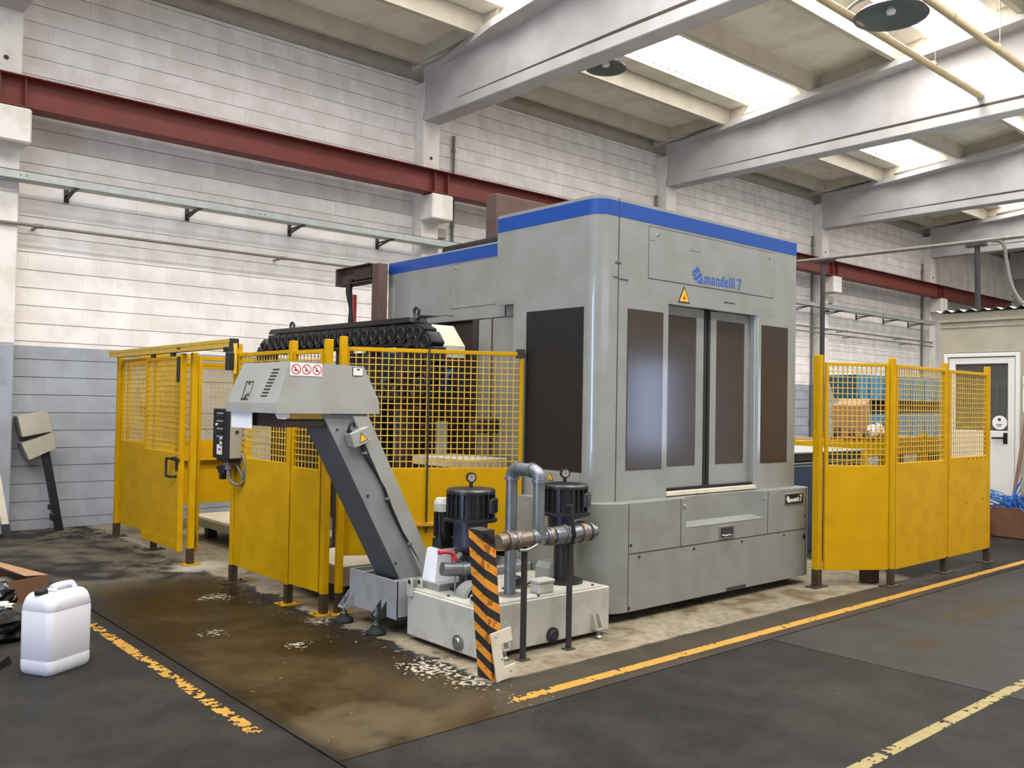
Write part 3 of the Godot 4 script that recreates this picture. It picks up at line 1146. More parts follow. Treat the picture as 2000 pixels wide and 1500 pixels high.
	bx(st, Vector3(5.259, 0.856, -4.41), Vector3(6.42, 0.878, -4.30))
	put("door_track", st, M.pit, t)
	st = mb()
	bx(st, Vector3(5.259, 0.826, -4.41), Vector3(6.42, 0.858, -4.262), 0.003)
	put("sill", st, M.cream, t)

	# skirt in front
	var z := -4.13
	var left := arc(Vector2(4.67, -4.40), 0.27, 180, 90, 14)
	var right := arc(Vector2(6.97, -4.235), 0.105, 90, 0, 8)
	st = mb()
	plan(st, path([[4.4, -5.0], left, right, [7.075, -4.7], [4.8, -4.7], [4.8, -5.0]]), 0.07, 0.603)
	plan(st, path([[4.4, -5.0], left, [5.325, z], [5.405, z - 0.085], [6.27, z - 0.085], [6.345, z], right, [7.075, -4.7], [4.8, -4.7], [4.8, -5.0]]), 0.603, 0.819)
	hull8(st, [Vector3(5.325, 0.60, z), Vector3(6.345, 0.60, z), Vector3(6.345, 0.60, z - 0.09), Vector3(5.325, 0.60, z - 0.09)], [Vector3(5.325, 0.6035, z), Vector3(6.345, 0.6035, z), Vector3(6.27, 0.634, z - 0.09), Vector3(5.40, 0.634, z - 0.09)])
	put("skirt", st, M.grey_dirty, t)
	st = mb()
	bx(st, Vector3(4.684, 0.07, z - 0.01), Vector3(4.690, 0.818, z + 0.0015))
	bx(st, Vector3(6.966, 0.07, z - 0.01), Vector3(6.972, 0.818, z + 0.0015))
	bx(st, Vector3(4.69, 0.466, z - 0.01), Vector3(6.97, 0.473, z + 0.0015))
	bx(st, Vector3(5.258, 0.47, z - 0.01), Vector3(5.264, 0.818, z + 0.0015))
	bx(st, Vector3(6.388, 0.47, z - 0.01), Vector3(6.394, 0.818, z + 0.0015))
	bx(st, Vector3(5.83, 0.07, z - 0.01), Vector3(6.09, 0.098, z + 0.0015))
	put("panel_joint", st, M.joint, t)
	for p in [[5.302, 0.766], [6.347, 0.765]]:
		st = mb()
		cyl(st, Vector3(p[0], p[1], z), Vector3(p[0], p[1], z + 0.014), 0.015, 0.011, 12)
		put("quarter_turn_lock", st, M.chrome, t)
	for p in [[4.71, 0.53], [4.80, 0.44], [5.42, 0.44], [6.03, 0.44], [6.63, 0.44], [4.70, 0.095], [6.955, 0.58]]:
		st = mb()
		cyl(st, Vector3(p[0], p[1], z), Vector3(p[0], p[1], z + 0.007), 0.011, 0.009, 10)
		put("screw", st, M.dark_steel, t)
	st = mb()
	cyl(st, Vector3(6.945, 0.402, z - 0.01), Vector3(6.945, 0.402, z + 0.002), 0.024, -1, 16)
	put("hole", st, M.pit, t)
	# recessed latch
	st = mb()
	bx(st, Vector3(5.727, 0.478, z - 0.02), Vector3(5.929, 0.582, z + 0.004), 0.002)
	var latch := put("latch", st, M.steel, t)
	st = mb()
	bx(st, Vector3(5.747, 0.494, z - 0.01), Vector3(5.909, 0.567, z + 0.0055))
	put("recess", st, M.dark_steel, latch)
	st = mb()
	tube(st, curve([Vector3(5.765, 0.512, z + 0.006), Vector3(5.78, 0.508, z + 0.022), Vector3(5.83, 0.512, z + 0.028), Vector3(5.875, 0.508, z + 0.022), Vector3(5.89, 0.512, z + 0.006)], 5), 0.007, 8)
	put("pull", st, M.chrome, latch)
	# name plate
	st = mb()
	bx(st, Vector3(6.634, 0.689, z - 0.005), Vector3(6.922, 0.783, z + 0.006), 0.002)
	var plate := put("name_plate", st, M.steel, t)
	st = mb()
	bx(st, Vector3(6.641, 0.695, z), Vector3(6.915, 0.777, z + 0.0068))
	put("plate_face", st, M.black, plate)
	mark(plate, Vector3(6.655, 0.708, z + 0.0068), Vector2(0.055, 0.058), M.sign_white)
	lettering(plate, "lettering", "mandelli", Vector3(6.712, 0.711, z + 0.0068), Vector2(0.135, 0.036), M.sign_white)
	lettering(plate, "lettering", "7", Vector3(6.858, 0.709, z + 0.0068), Vector2(0.034, 0.058), M.sign_white)
	# low side sheet with its small sign
	st = mb()
	bx(st, Vector3(4.494, 0.45, -5.10), Vector3(4.51, 1.01, -4.43), 0.003)
	var ls := put("side_sheet", st, M.grey, t)
	warning_sign(ls, Vector3(4.494, 0.945, -4.72), 0.055, -PI / 2, 0.003)

	# rear block behind the front casing
	st = mb()
	bx(st, Vector3(4.6, 2.19, -7.09), Vector3(6.9, 2.805, -5.37), 0.006)
	bx(st, Vector3(4.6, 2.19, -5.39), Vector3(4.9, 2.28, -5.168))
	put("rear_casing", st, M.grey, t)
	st = mb()
	bx(st, Vector3(4.598, 2.69, -7.085), Vector3(4.61, 2.792, -5.37))
	put("rear_stripe", st, M.blue, t)
	st = mb()
	bx(st, Vector3(4.5985, 2.298, -6.111), Vector3(4.61, 2.680, -5.37))
	put("hatch_joint", st, M.joint, t)
	st = mb()
	bx(st, Vector3(4.597, 2.302, -6.107), Vector3(4.61, 2.676, -5.37))
	var rh := put("rear_hatch", st, M.grey, t)
	st = mb()
	cyl(st, Vector3(4.597, 2.64, -6.04), Vector3(4.585, 2.64, -6.04), 0.011, 0.008, 10)
	put("quarter_turn_lock", st, M.chrome, rh)
	# bellows on the roof, folded like an accordion
	st = mb()
	for i in 26:
		var zz := -6.40 + i * 0.036
		hull8(st, [Vector3(4.70, 2.80, zz), Vector3(5.6, 2.80, zz), Vector3(5.6, 2.80, zz + 0.036), Vector3(4.70, 2.80, zz + 0.036)], [Vector3(4.715, 2.885, zz + 0.012), Vector3(5.58, 2.885, zz + 0.012), Vector3(5.58, 2.885, zz + 0.024), Vector3(4.715, 2.885, zz + 0.024)])
	put("bellows", st, M.rubber, t)
	st = mb()
	bx(st, Vector3(5.09, 2.6, -6.255), Vector3(6.3, 3.385, -6.106), 0.006)
	put("top_column", st, M.rust_brown, t)
	# brown gallows at the rear corner, with its hose
	st = mb()
	bx(st, Vector3(4.425, 1.3, -7.10), Vector3(4.523, 2.775, -6.98), 0.004)
	put("rear_post", st, M.rust_brown, t)
	st = mb()
	bx(st, Vector3(4.47, 2.625, -7.72), Vector3(4.478, 2.785, -7.1))
	bx(st, Vector3(4.40, 2.777, -7.72), Vector3(4.55, 2.785, -7.1))
	bx(st, Vector3(4.40, 2.620, -7.72), Vector3(4.55, 2.628, -7.1))
	bx(st, Vector3(4.40, 2.620, -7.725), Vector3(4.55, 2.785, -7.71))
	put("arm", st, M.rust_brown, t)
	st = mb()
	bx(st, Vector3(4.42, 2.65, -7.42), Vector3(4.46, 2.75, -7.12))
	put("arm_plate", st, M.rust_dark, t)
	st = mb()
	tube(st, curve([Vector3(4.44, 2.67, -7.50), Vector3(4.42, 2.55, -7.50), Vector3(4.45, 2.40, -7.49), Vector3(4.44, 2.28, -7.48), Vector3(4.44, 2.2, -7.48)], 6), 0.032, 9)
	put("black_hose", st, M.rubber, t)
	st = mb()
	tube(st, curve([Vector3(4.46, 2.52, -7.47), Vector3(4.46, 2.3, -7.47), Vector3(4.45, 2.1, -7.46), Vector3(4.42, 1.85, -7.45), Vector3(4.36, 1.6, -7.45)], 6), 0.026, 9)
	put("red_hose", st, M.red_hose, t)


func tool_magazine() -> void:
	var t := thing("tool_magazine", "long black tool chain magazine standing behind the yellow mesh fence", "tool magazine")
	var x := 4.06
	var st := mb()
	hull8(st, [Vector3(x - 0.03, 2.155, -8.40), Vector3(x + 0.14, 2.155, -8.40), Vector3(x + 0.14, 2.135, -5.88), Vector3(x - 0.03, 2.135, -5.88)], [Vector3(x - 0.03, 2.20, -8.34), Vector3(x + 0.14, 2.20, -8.34), Vector3(x + 0.14, 2.175, -5.90), Vector3(x - 0.03, 2.175, -5.90)])
	put("top_plate", st, M.chain, t)
	st = mb()
	bx(st, Vector3(x, 1.955, -8.42), Vector3(x + 0.12, 1.985, -5.95))
	bx(st, Vector3(x + 0.02, 1.98, -8.42), Vector3(x + 0.10, 2.13, -5.9))
	put("guide_rail", st, M.black, t)
	# pockets along the chain: a top run, a bend at each end, a lower run
	var spots := []
	for i in 19:
		spots.append([Vector2(-8.35 + i * 0.137, 2.075 - 0.0015 * i), 0.0])
	for i in 6:
		var a := deg_to_rad(70.0 - 30.0 * i)
		spots.append([Vector2(-5.86 + 0.23 * cos(a), 1.82 + 0.23 * sin(a)), a - PI / 2])
	for i in 5:
		var a := deg_to_rad(115.0 + 30.0 * i)
		spots.append([Vector2(-8.42 + 0.24 * cos(a), 1.81 + 0.24 * sin(a)), a - PI / 2])
	for i in 18:
		spots.append([Vector2(-8.35 + i * 0.137, 1.58), PI])
	var link := mb()
	prism(link, rounded(Vector2(-0.064, -0.075), Vector2(0.064, 0.07), [0.05, 0.05, 0.015, 0.015], 5), Transform3D(Basis(Vector3(0, 0, 1), Vector3.UP, Vector3(-1, 0, 0)), Vector3(0.10, 0, 0)), 0.12)
	link.generate_normals()
	var link_mesh := link.commit()
	var ring := mb()
	lathe(ring, Transform3D(Basis(Vector3(0, 1, 0), Vector3(-1, 0, 0), Vector3(0, 0, 1)), Vector3(-0.02, 0, 0)), [Vector2(0.053, 0), Vector2(0.053, 0.007), Vector2(0.050, 0.010), Vector2(0.042, 0.010), Vector2(0.038, 0.002), Vector2(0.0, 0.002)], 16)
	ring.generate_normals()
	var ring_mesh := ring.commit()
	var hole := mb()
	cyl(hole, Vector3(-0.02, 0, 0), Vector3(-0.0235, 0, 0), 0.037, -1, 14)
	hole.generate_normals()
	var hole_mesh := hole.commit()
	for s in spots:
		var o := MeshInstance3D.new()
		o.name = "tool_pocket"
		o.mesh = link_mesh
		o.material_override = M.chain
		o.transform = Transform3D(Basis(Vector3.RIGHT, -s[1]), Vector3(x, s[0].y, s[0].x))
		t.add_child(o, true)
		for q in [["ring", ring_mesh, M.motor], ["hole", hole_mesh, M.pit]]:
			var c := MeshInstance3D.new()
			c.name = q[0]
			c.mesh = q[1]
			c.material_override = q[2]
			o.add_child(c, true)
	for z in [-5.86, -8.42]:
		st = mb()
		lathe(st, Transform3D(Basis(Vector3(0, 1, 0), Vector3(-1, 0, 0), Vector3(0, 0, 1)), Vector3(x + 0.05, 1.85, z)), [Vector2(0.0, 0.0), Vector2(0.13, 0.0), Vector2(0.15, 0.03), Vector2(0.15, 0.07), Vector2(0.10, 0.075), Vector2(0.095, 0.05), Vector2(0.0, 0.05)], 28)
		var sp := put("sprocket", st, M.chain, t)
		st = mb()
		for i in 8:
			var a := TAU * i / 8
			cyl(st, Vector3(x - 0.026, 1.85 + 0.125 * sin(a), z + 0.125 * cos(a)), Vector3(x - 0.036, 1.85 + 0.125 * sin(a), z + 0.125 * cos(a)), 0.009, -1, 8)
		put("bolt", st, M.dark_steel, sp)
	for z in [-5.91, -8.04]:
		st = mb()
		cyl(st, Vector3(x + 0.05, 2.17, z), Vector3(x + 0.05, 2.195, z), 0.03, 0.022, 12)
		var pts := []
		for i in 17:
			var a := TAU * i / 16
			pts.append(Vector3(x + 0.05 + 0.006 * sin(a), 2.225 + 0.034 * cos(a), z + 0.026 * sin(a)))
		tube(st, pts, 0.012, 8)
		put("lifting_eye", st, M.motor, t)
	st = mb()
	for i in 9:
		bx(st, Vector3(x + 0.02, 2.17, -5.86 + i * 0.045), Vector3(x + 0.10, 2.195 - 0.004 * i, -5.83 + i * 0.045), 0.004)
	put("chain_link", st, M.chain, t)
	for z in [-7.1, -6.6, -6.1]:
		st = mb()
		bx(st, Vector3(x + 0.03, 0.0, z - 0.05), Vector3(x + 0.13, 2.0, z + 0.05), 0.004)
		put("stand", st, M.rust_dark, t)
	# cream cover block at the inner end
	st = mb()
	prism(st, PackedVector2Array([Vector2(-6.05, 1.86), Vector2(-6.05, 2.13), Vector2(-5.86, 2.13), Vector2(-5.70, 1.955), Vector2(-5.70, 1.86)]), Transform3D(Basis(Vector3(0, 0, 1), Vector3.UP, Vector3(1, 0, 0)), Vector3(4.22, 0, 0)), 0.225)
	put("end_cover", st, M.cream, t)
	st = mb()
	prism(st, PackedVector2Array([Vector2(-6.05, 1.86), Vector2(-6.05, 2.13), Vector2(-5.86, 2.13), Vector2(-5.70, 1.955), Vector2(-5.70, 1.86)]), Transform3D(Basis(Vector3(0, 0, 1), Vector3.UP, Vector3(1, 0, 0)), Vector3(4.214, 0, 0)), 0.007)
	put("cover_side", st, M.rust_brown, t)
	st = mb()
	bx(st, Vector3(4.19, 0.4, -8.65), Vector3(4.40, 1.72, -7.30), 0.03)
	put("magazine_housing", st, M.black, t)


func machine_insides() -> void:
	# what shows through the mesh beside the machine: dark column, motors, pallets
	var t := thing("machine_column", "dark oily machine column and drives behind the yellow mesh fence", "machine")
	var st := mb()
	bx(st, Vector3(4.64, 0.0, -7.0), Vector3(4.79, 2.188, -5.18), 0.01)
	put("column_body", st, M.rust_dark, t)
	st = mb()
	bx(st, Vector3(4.594, 1.0, -5.55), Vector3(4.70, 2.185, -5.535))
	put("rust_streak", st, M.rust_brown, t)
	st = mb()
	bx(st, Vector3(4.60, 1.0, -5.80), Vector3(4.70, 2.187, -5.73))
	put("guide_strip", st, M.rust_dark, t)
	st = mb()
	bx(st, Vector3(4.60, 0.9, -5.72), Vector3(4.68, 2.185, -5.185), 0.004)
	put("grey_cover", st, M.grey_dirty, t)
	st = mb()
	bx(st, Vector3(4.30, 0.2, -7.25), Vector3(4.6, 1.94, -6.72), 0.01)
	put("drive_cabinet", st, M.petrol, t)
	st = mb()
	bx(st, Vector3(4.293, 1.80, -6.80), Vector3(4.30, 1.90, -6.76))
	put("yellow_label", st, M.sign_yellow, t)
	for q in [[-7.0, -6.62, 1.60, 0.09], [-6.12, -5.66, 1.68, 0.075]]:
		st = mb()
		cyl(st, Vector3(4.34, q[2], q[0]), Vector3(4.34, q[2], q[1]), q[3], -1, 20)
		var o := put("servo_motor", st, M.hydraulic_blue, t)
		st = mb()
		for i in 7:
			var zz: float = lerpf(q[0] + 0.04, q[1] - 0.04, i / 6.0)
			cyl(st, Vector3(4.34, q[2], zz - 0.008), Vector3(4.34, q[2], zz + 0.008), q[3] + 0.012, -1, 20)
		put("fin", st, M.hydraulic_blue, o)
		st = mb()
		cyl(st, Vector3(4.34, q[2], q[1]), Vector3(4.34, q[2], q[1] + 0.05), q[3] * 1.15, -1, 20)
		put("flange", st, M.motor, o)
	for q in [[4.36, 1.36, -6.55, 0.10], [4.4, 1.45, -5.95, 0.09], [4.42, 1.2, -6.2, 0.11], [4.42, 1.32, -5.5, 0.06]]:
		st = mb()
		bx(st, Vector3(q[0], q[1] - q[3], q[2] - q[3]), Vector3(q[0] + 0.24, q[1] + q[3], q[2] + q[3]), 0.02)
		cyl(st, Vector3(q[0] - 0.06, q[1], q[2]), Vector3(q[0], q[1], q[2]), q[3] * 0.7, -1, 16)
		put("gear_housing", st, M.rust_dark, t)
	st = mb()
	for i in 5:
		var zz := -6.95 + i * 0.22
		tube(st, curve([Vector3(4.60, 1.9, zz), Vector3(4.40, 1.9 - 0.05 * (i % 3), zz + 0.06), Vector3(4.36, 1.5, zz + 0.14), Vector3(4.5, 1.2, zz + 0.05)], 6), 0.014, 7)
	put("hose", st, M.rubber, t)
	st = mb()
	for q in [[-6.38, 1.0, 1.42], [-5.78, 0.98, 1.35]]:
		bx(st, Vector3(4.25, q[1], q[0] - 0.04), Vector3(4.32, q[2], q[0] + 0.04), 0.006)
	put("pale_post", st, M.grey, t)
	t = thing("pallet", "cream square pallet plate on a grey base behind the fence sheet", "pallet")
	st = mb()
	bx(st, Vector3(4.12, 1.0, -5.95), Vector3(4.53, 1.075, -5.24), 0.006)
	put("plate", st, M.cream, t)
	st = mb()
	bx(st, Vector3(4.16, 0.0, -5.9), Vector3(4.5, 1.0, -5.3), 0.01)
	put("base", st, M.grey_dirty, t)
	t = thing("platform", "low pale grey walking platform inside the open fence gate", "platform")
	st = mb()
	bx(st, Vector3(3.72, 0.15, -9.6), Vector3(4.42, 0.235, -7.3), 0.006)
	put("tray", st, M.grey, t)
	st = mb()
	bx(st, Vector3(3.75, 0.235, -9.57), Vector3(4.39, 0.243, -7.33))
	put("deck_plate", st, M.cream, t)
	for z in [-9.4, -8.4, -7.5]:
		for x in [3.85, 4.25]:
			st = mb()
			bx(st, Vector3(x, 0, z - 0.05), Vector3(x + 0.1, 0.15, z + 0.05))
			put("support", st, M.dark_steel, t)
	t = thing("step", "low cream step on a dark base behind the chip conveyor trough", "step")
	st = mb()
	bx(st, Vector3(3.36, 0.14, -6.5), Vector3(3.95, 0.29, -5.72), 0.006)
	put("top", st, M.cream, t)
	st = mb()
	bx(st, Vector3(3.42, 0.0, -6.45), Vector3(3.9, 0.14, -5.77))
	put("base", st, M.dark_steel, t)


# ---------------------------------------------------------------- chip conveyor
func level_foot(parent: Node, at: Vector3, h: float, r: float) -> void:
	var st := mb()
	lathe(st, Transform3D(Basis.IDENTITY, at), [Vector2(0, 0), Vector2(r, 0), Vector2(r, 0.016), Vector2(r * 0.92, 0.024), Vector2(r * 0.5, 0.045), Vector2(r * 0.42, 0.055), Vector2(0.0, 0.055)], 22)
	var o := put("foot", st, M.rubber, parent)
	st = mb()
	cyl(st, at + Vector3(0, 0.05, 0), at + Vector3(0, h, 0), 0.011, -1, 10)
	cyl(st, at + Vector3(0, h - 0.05, 0), at + Vector3(0, h - 0.035, 0), 0.022, -1, 6)
	cyl(st, at + Vector3(0, 0.06, 0), at + Vector3(0, 0.075, 0), 0.022, -1, 6)
	put("stem", st, M.steel, o)


func conveyor() -> void:
	var t := thing("chip_conveyor", "grey inclined chip conveyor with a pale hood, rising from a floor trough", "chip conveyor")
	# floor trough
	var x0 := 3.2
	var x1 := 4.36
	var z0 := -5.34
	var z1 := -4.76
	var st := mb()
	bx(st, Vector3(x0, 0.11, z0), Vector3(x0 + 0.012, 0.355, z1), 0.002)
	bx(st, Vector3(x0, 0.11, z1 - 0.012), Vector3(x1, 0.355, z1), 0.002)
	bx(st, Vector3(x0, 0.11, z0), Vector3(x1, 0.355, z0 + 0.012), 0.002)
	bx(st, Vector3(x1 - 0.012, 0.11, z0), Vector3(x1, 0.355, z1), 0.002)
	bx(st, Vector3(x0, 0.11, z0), Vector3(x1, 0.122, z1))
	put("trough", st, M.tray, t)
	st = mb()
	bx(st, Vector3(x0 + 0.012, 0.122, z0 + 0.012), Vector3(x1 - 0.012, 0.20, z1 - 0.012))
	put("oily_bottom", st, M.pit, t)
	st = mb()
	bx(st, Vector3(x0 + 0.012, 0.335, -5.235), Vector3(x1 - 0.012, 0.345, -5.20))
	bx(st, Vector3(x0 + 0.012, 0.335, -4.86), Vector3(x1 - 0.012, 0.345, -4.825))
	put("cross_bar", st, M.tray, t)
	for z in [-5.31, -4.91]:
		level_foot(t, Vector3(x0 - 0.055, 0, z), 0.17, 0.066)
		st = mb()
		bx(st, Vector3(x0 - 0.085, 0.10, z - 0.035), Vector3(x0, 0.112, z + 0.035))
		prism(st, PackedVector2Array([Vector2(0, 0.11), Vector2(-0.08, 0.11), Vector2(0, 0.21)]), Transform3D(Basis.IDENTITY, Vector3(x0, 0, z + 0.03)), 0.006)
		prism(st, PackedVector2Array([Vector2(0, 0.11), Vector2(-0.08, 0.11), Vector2(0, 0.21)]), Transform3D(Basis.IDENTITY, Vector3(x0, 0, z - 0.036)), 0.006)
		put("foot_bracket", st, M.tray if z < -5.0 else M.dark_steel, t)
	# incline: side outline in x, y
	var zf := -4.86
	var zb := -5.16
	var side := PackedVector2Array([Vector2(3.385, 0.17), Vector2(2.700, 1.413), Vector2(3.007, 1.413), Vector2(3.66, 0.17)])
	st = mb()
	prism(st, side, Transform3D(Basis.IDENTITY, Vector3(0, 0, zb)), zf - zb)
	put("incline_casing", st, M.trough, t)
	st = mb()   # belly sheet
	var dn := Vector3(3.385 - 2.700, 0.17 - 1.413, 0).normalized()
	var nn := Vector3(dn.y, -dn.x, 0)
	hull8(st, [Vector3(3.385, 0.17, zb + 0.004) + nn * 0.003, Vector3(3.385, 0.17, zf - 0.004) + nn * 0.003, Vector3(3.395, 0.17, zf - 0.004), Vector3(3.395, 0.17, zb + 0.004)],
		[Vector3(2.70, 1.413, zb + 0.004) + nn * 0.003, Vector3(2.70, 1.413, zf - 0.004) + nn * 0.003, Vector3(2.71, 1.413, zf - 0.004), Vector3(2.71, 1.413, zb + 0.004)])
	put("belly_sheet", st, M.trough_dark, t)
	st = mb()   # raised flange along the upper edge
	prism(st, PackedVector2Array([Vector2(3.545, 0.17), Vector2(2.900, 1.405), Vector2(3.012, 1.405), Vector2(3.665, 0.17)]), Transform3D(Basis.IDENTITY, Vector3(0, 0, zf)), 0.022)
	put("side_flange", st, M.hood, t)
	st = mb()
	tube(st, curve([Vector3(2.965, 1.235, zf + 0.03), Vector3(2.995, 1.165, zf + 0.014), Vector3(3.115, 1.00, zf + 0.012), Vector3(3.175, 0.87, zf + 0.016), Vector3(3.235, 0.75, zf + 0.012), Vector3(3.35, 0.56, zf + 0.014), Vector3(3.46, 0.40, zf + 0.012), Vector3(3.54, 0.26, zf + 0.012)], 6), 0.010, 8)
	put("cable", st, M.rubber, t)
	for p in [[2.99, 1.172], [3.17, 0.875], [3.345, 0.57]]:
		st = mb()
		bx(st, Vector3(p[0] - 0.016, p[1] - 0.008, zf), Vector3(p[0] + 0.018, p[1] + 0.008, zf + 0.026), 0.002)
		put("clip", st, M.steel, t)
	for p in [[2.80, 1.32], [3.03, 0.9], [3.25, 0.45], [3.10, 1.22], [3.30, 0.82], [3.5, 0.42]]:
		st = mb()
		cyl(st, Vector3(p[0], p[1], zf), Vector3(p[0], p[1], zf + 0.006), 0.008, -1, 8)
		put("screw", st, M.dark_steel, t)
	# junction box on the incline
	var xf := Transform3D(Basis(Vector3(0, 0, 1), deg_to_rad(20)), Vector3(2.925, 1.275, zf + 0.045))
	st = mb()
	bx(st, Vector3(-0.066, -0.046, -0.045), Vector3(0.066, 0.046, 0.038), 0.006, xf)
	var jb := put("junction_box", st, M.hood, t)
	st = mb()
	bx(st, Vector3(-0.068, -0.048, 0.02), Vector3(0.068, 0.048, 0.042), 0.004, xf)
	put("box_lid", st, M.hood, jb)
	st = mb()
	prism(st, PackedVector2Array([Vector2(-0.032, -0.03), Vector2(0.032, -0.03), Vector2(0, 0.03)]), Transform3D(xf.basis, xf * Vector3(0.005, 0, 0.042)), 0.001)
	put("sign_border", st, M.stripe_black, jb)
	st = mb()
	prism(st, PackedVector2Array([Vector2(-0.025, -0.026), Vector2(0.025, -0.026), Vector2(0, 0.021)]), Transform3D(xf.basis, xf * Vector3(0.005, 0, 0.043)), 0.001)
	put("sign_face", st, M.sign_yellow, jb)
	st = mb()
	tube(st, curve([Vector3(2.87, 1.31, zf + 0.04), Vector3(2.85, 1.335, zf + 0.06), Vector3(2.88, 1.365, zf + 0.05), Vector3(2.91, 1.34, zf + 0.02)], 6), 0.008, 7)
	cyl(st, Vector3(2.875, 1.30, zf + 0.04), Vector3(2.855, 1.315, zf + 0.04), 0.015, -1, 10)
	put("gland", st, M.rubber, jb)
	# head: hood over the drive, chute below
	st = mb()
	var hz0 := -5.54
	var hz1 := -4.83
	hull8(st, [Vector3(2.380, 1.418, hz0), Vector3(3.088, 1.418, hz0), Vector3(3.088, 1.418, hz1), Vector3(2.380, 1.418, hz1)], [Vector3(2.383, 1.478, hz0), Vector3(3.083, 1.497, hz0), Vector3(3.083, 1.497, hz1), Vector3(2.383, 1.478, hz1)])
	hull8(st, [Vector3(2.383, 1.478, hz0), Vector3(3.083, 1.497, hz0), Vector3(3.083, 1.497, hz1), Vector3(2.383, 1.478, hz1)], [Vector3(2.458, 1.727, hz0 + 0.07), Vector3(2.968, 1.717, hz0 + 0.07), Vector3(2.968, 1.717, hz1 - 0.004), Vector3(2.458, 1.727, hz1 - 0.004)])
	var hood := put("hood", st, M.hood, t)
	# slots in the sloping end
	var up := Vector3(2.458 - 2.383, 1.727 - 1.478, 0)
	for i in 9:
		var f := 0.17 + i * 0.0805
		var p: Vector3 = Vector3(2.383, 1.478, 0) + up * f
		var u2 := up.normalized() * 0.004
		var zc := lerpf(-5.045, -4.957, f)
		st = mb()
		hull8(st, [p - u2 + Vector3(-0.002, 0, zc - 0.042), p + u2 + Vector3(-0.002, 0, zc - 0.042), p + u2 + Vector3(-0.002, 0, zc + 0.042), p - u2 + Vector3(-0.002, 0, zc + 0.042)],
			[p - u2 + Vector3(0.01, 0, zc - 0.042), p + u2 + Vector3(0.01, 0, zc - 0.042), p + u2 + Vector3(0.01, 0, zc + 0.042), p - u2 + Vector3(0.01, 0, zc + 0.042)])
		put("vent_slot", st, M.pit, hood)
	# scraped remains of a label
	st = mb()
	for q in [[0.06, -5.34, 0.012, 0.10], [0.50, -5.34, 0.010, 0.115], [0.10, -5.335, 0.10, 0.012], [0.30, -5.335, 0.06, 0.010], [0.14, -5.235, 0.09, 0.008], [0.08, -5.30, 0.03, 0.03], [0.16, -5.27, 0.02, 0.025], [0.45, -5.30, 0.014, 0.03]]:
		var p: Vector3 = Vector3(2.383, 1.478, 0) + up * q[0]
		var q2: Vector3 = Vector3(2.383, 1.478, 0) + up * (q[0] + q[2] / 0.26)
		quad(st, p + Vector3(-0.0015, 0, q[1]), p + Vector3(-0.0015, 0, q[1] + q[3]), q2 + Vector3(-0.0015, 0, q[1] + q[3]), q2 + Vector3(-0.0015, 0, q[1]), Vector3.LEFT)
	put("label_remains", st, M.rust_dark, hood)
	# prohibition signs
	st = mb()
	bx(st, Vector3(2.463, 1.643, hz1 - 0.01), Vector3(2.672, 1.719, hz1 + 0.001))
	var sg := put("sign_label", st, M.sign_white, hood)
	for i in 3:
		var c := Vector3(2.500 + 0.069 * i, 1.682, hz1 + 0.001)
		st = mb()
		lathe(st, Transform3D(Basis(Vector3(1, 0, 0), Vector3(0, 0, 1), Vector3(0, -1, 0)), c), [Vector2(0.031, 0.0), Vector2(0.031, 0.0008), Vector2(0.0255, 0.0008), Vector2(0.0255, 0.0)], 28)
		prism(st, PackedVector2Array([Vector2(-0.021, 0.017), Vector2(-0.017, 0.021), Vector2(0.021, -0.017), Vector2(0.017, -0.021)]), Transform3D(Basis.IDENTITY, c), 0.001)
		put("prohibition_ring", st, M.red_print, sg)
		st = mb()
		for q in [[-0.012, -0.010, 0.008, -0.004], [-0.006, -0.004, -0.001, 0.012], [0.002, -0.012, 0.012, -0.007]]:
			bx(st, c + Vector3(q[0], q[1], 0), c + Vector3(q[2], q[3], 0.0007))
		put("pictogram", st, M.stripe_black, sg)
	st = mb()
	bx(st, Vector3(2.886, 1.655, hz1 - 0.01), Vector3(2.960, 1.708, hz1 + 0.0015))
	var pl := put("maker_plate", st, M.joint, hood)
	st = mb()
	bx(st, Vector3(2.889, 1.658, hz1 - 0.01), Vector3(2.957, 1.705, hz1 + 0.0025))
	put("plate_face", st, M.sign_white, pl)
	st = mb()
	bx(st, Vector3(2.912, 1.690, hz1), Vector3(2.935, 1.699, hz1 + 0.0032))
	put("plate_print", st, M.dark_steel, pl)
	st = mb()
	bx(st, Vector3(2.44, 1.335, -5.42), Vector3(2.80, 1.419, -4.875), 0.004)
	put("chute", st, M.rust_dark, t)
	st = mb()
	bx(st, Vector3(2.42, 1.385, -4.90), Vector3(2.76, 1.419, -4.868), 0.003)
	put("chute_lip", st, M.yellow_pale, t)
	st = mb()
	bx(st, Vector3(2.400, 1.318, -5.50), Vector3(2.404, 1.420, -5.20))
	put("paper_flap", st, M.white, t)
	st = mb()
	prism(st, PackedVector2Array([Vector2(2.385, 1.42), Vector2(2.40, 1.388), Vector2(2.45, 1.383), Vector2(2.478, 1.395), Vector2(2.48, 1.42)]), Transform3D(Basis.IDENTITY, Vector3(0, 0, -4.86)), 0.004)
	put("torn_paper", st, M.white, t)


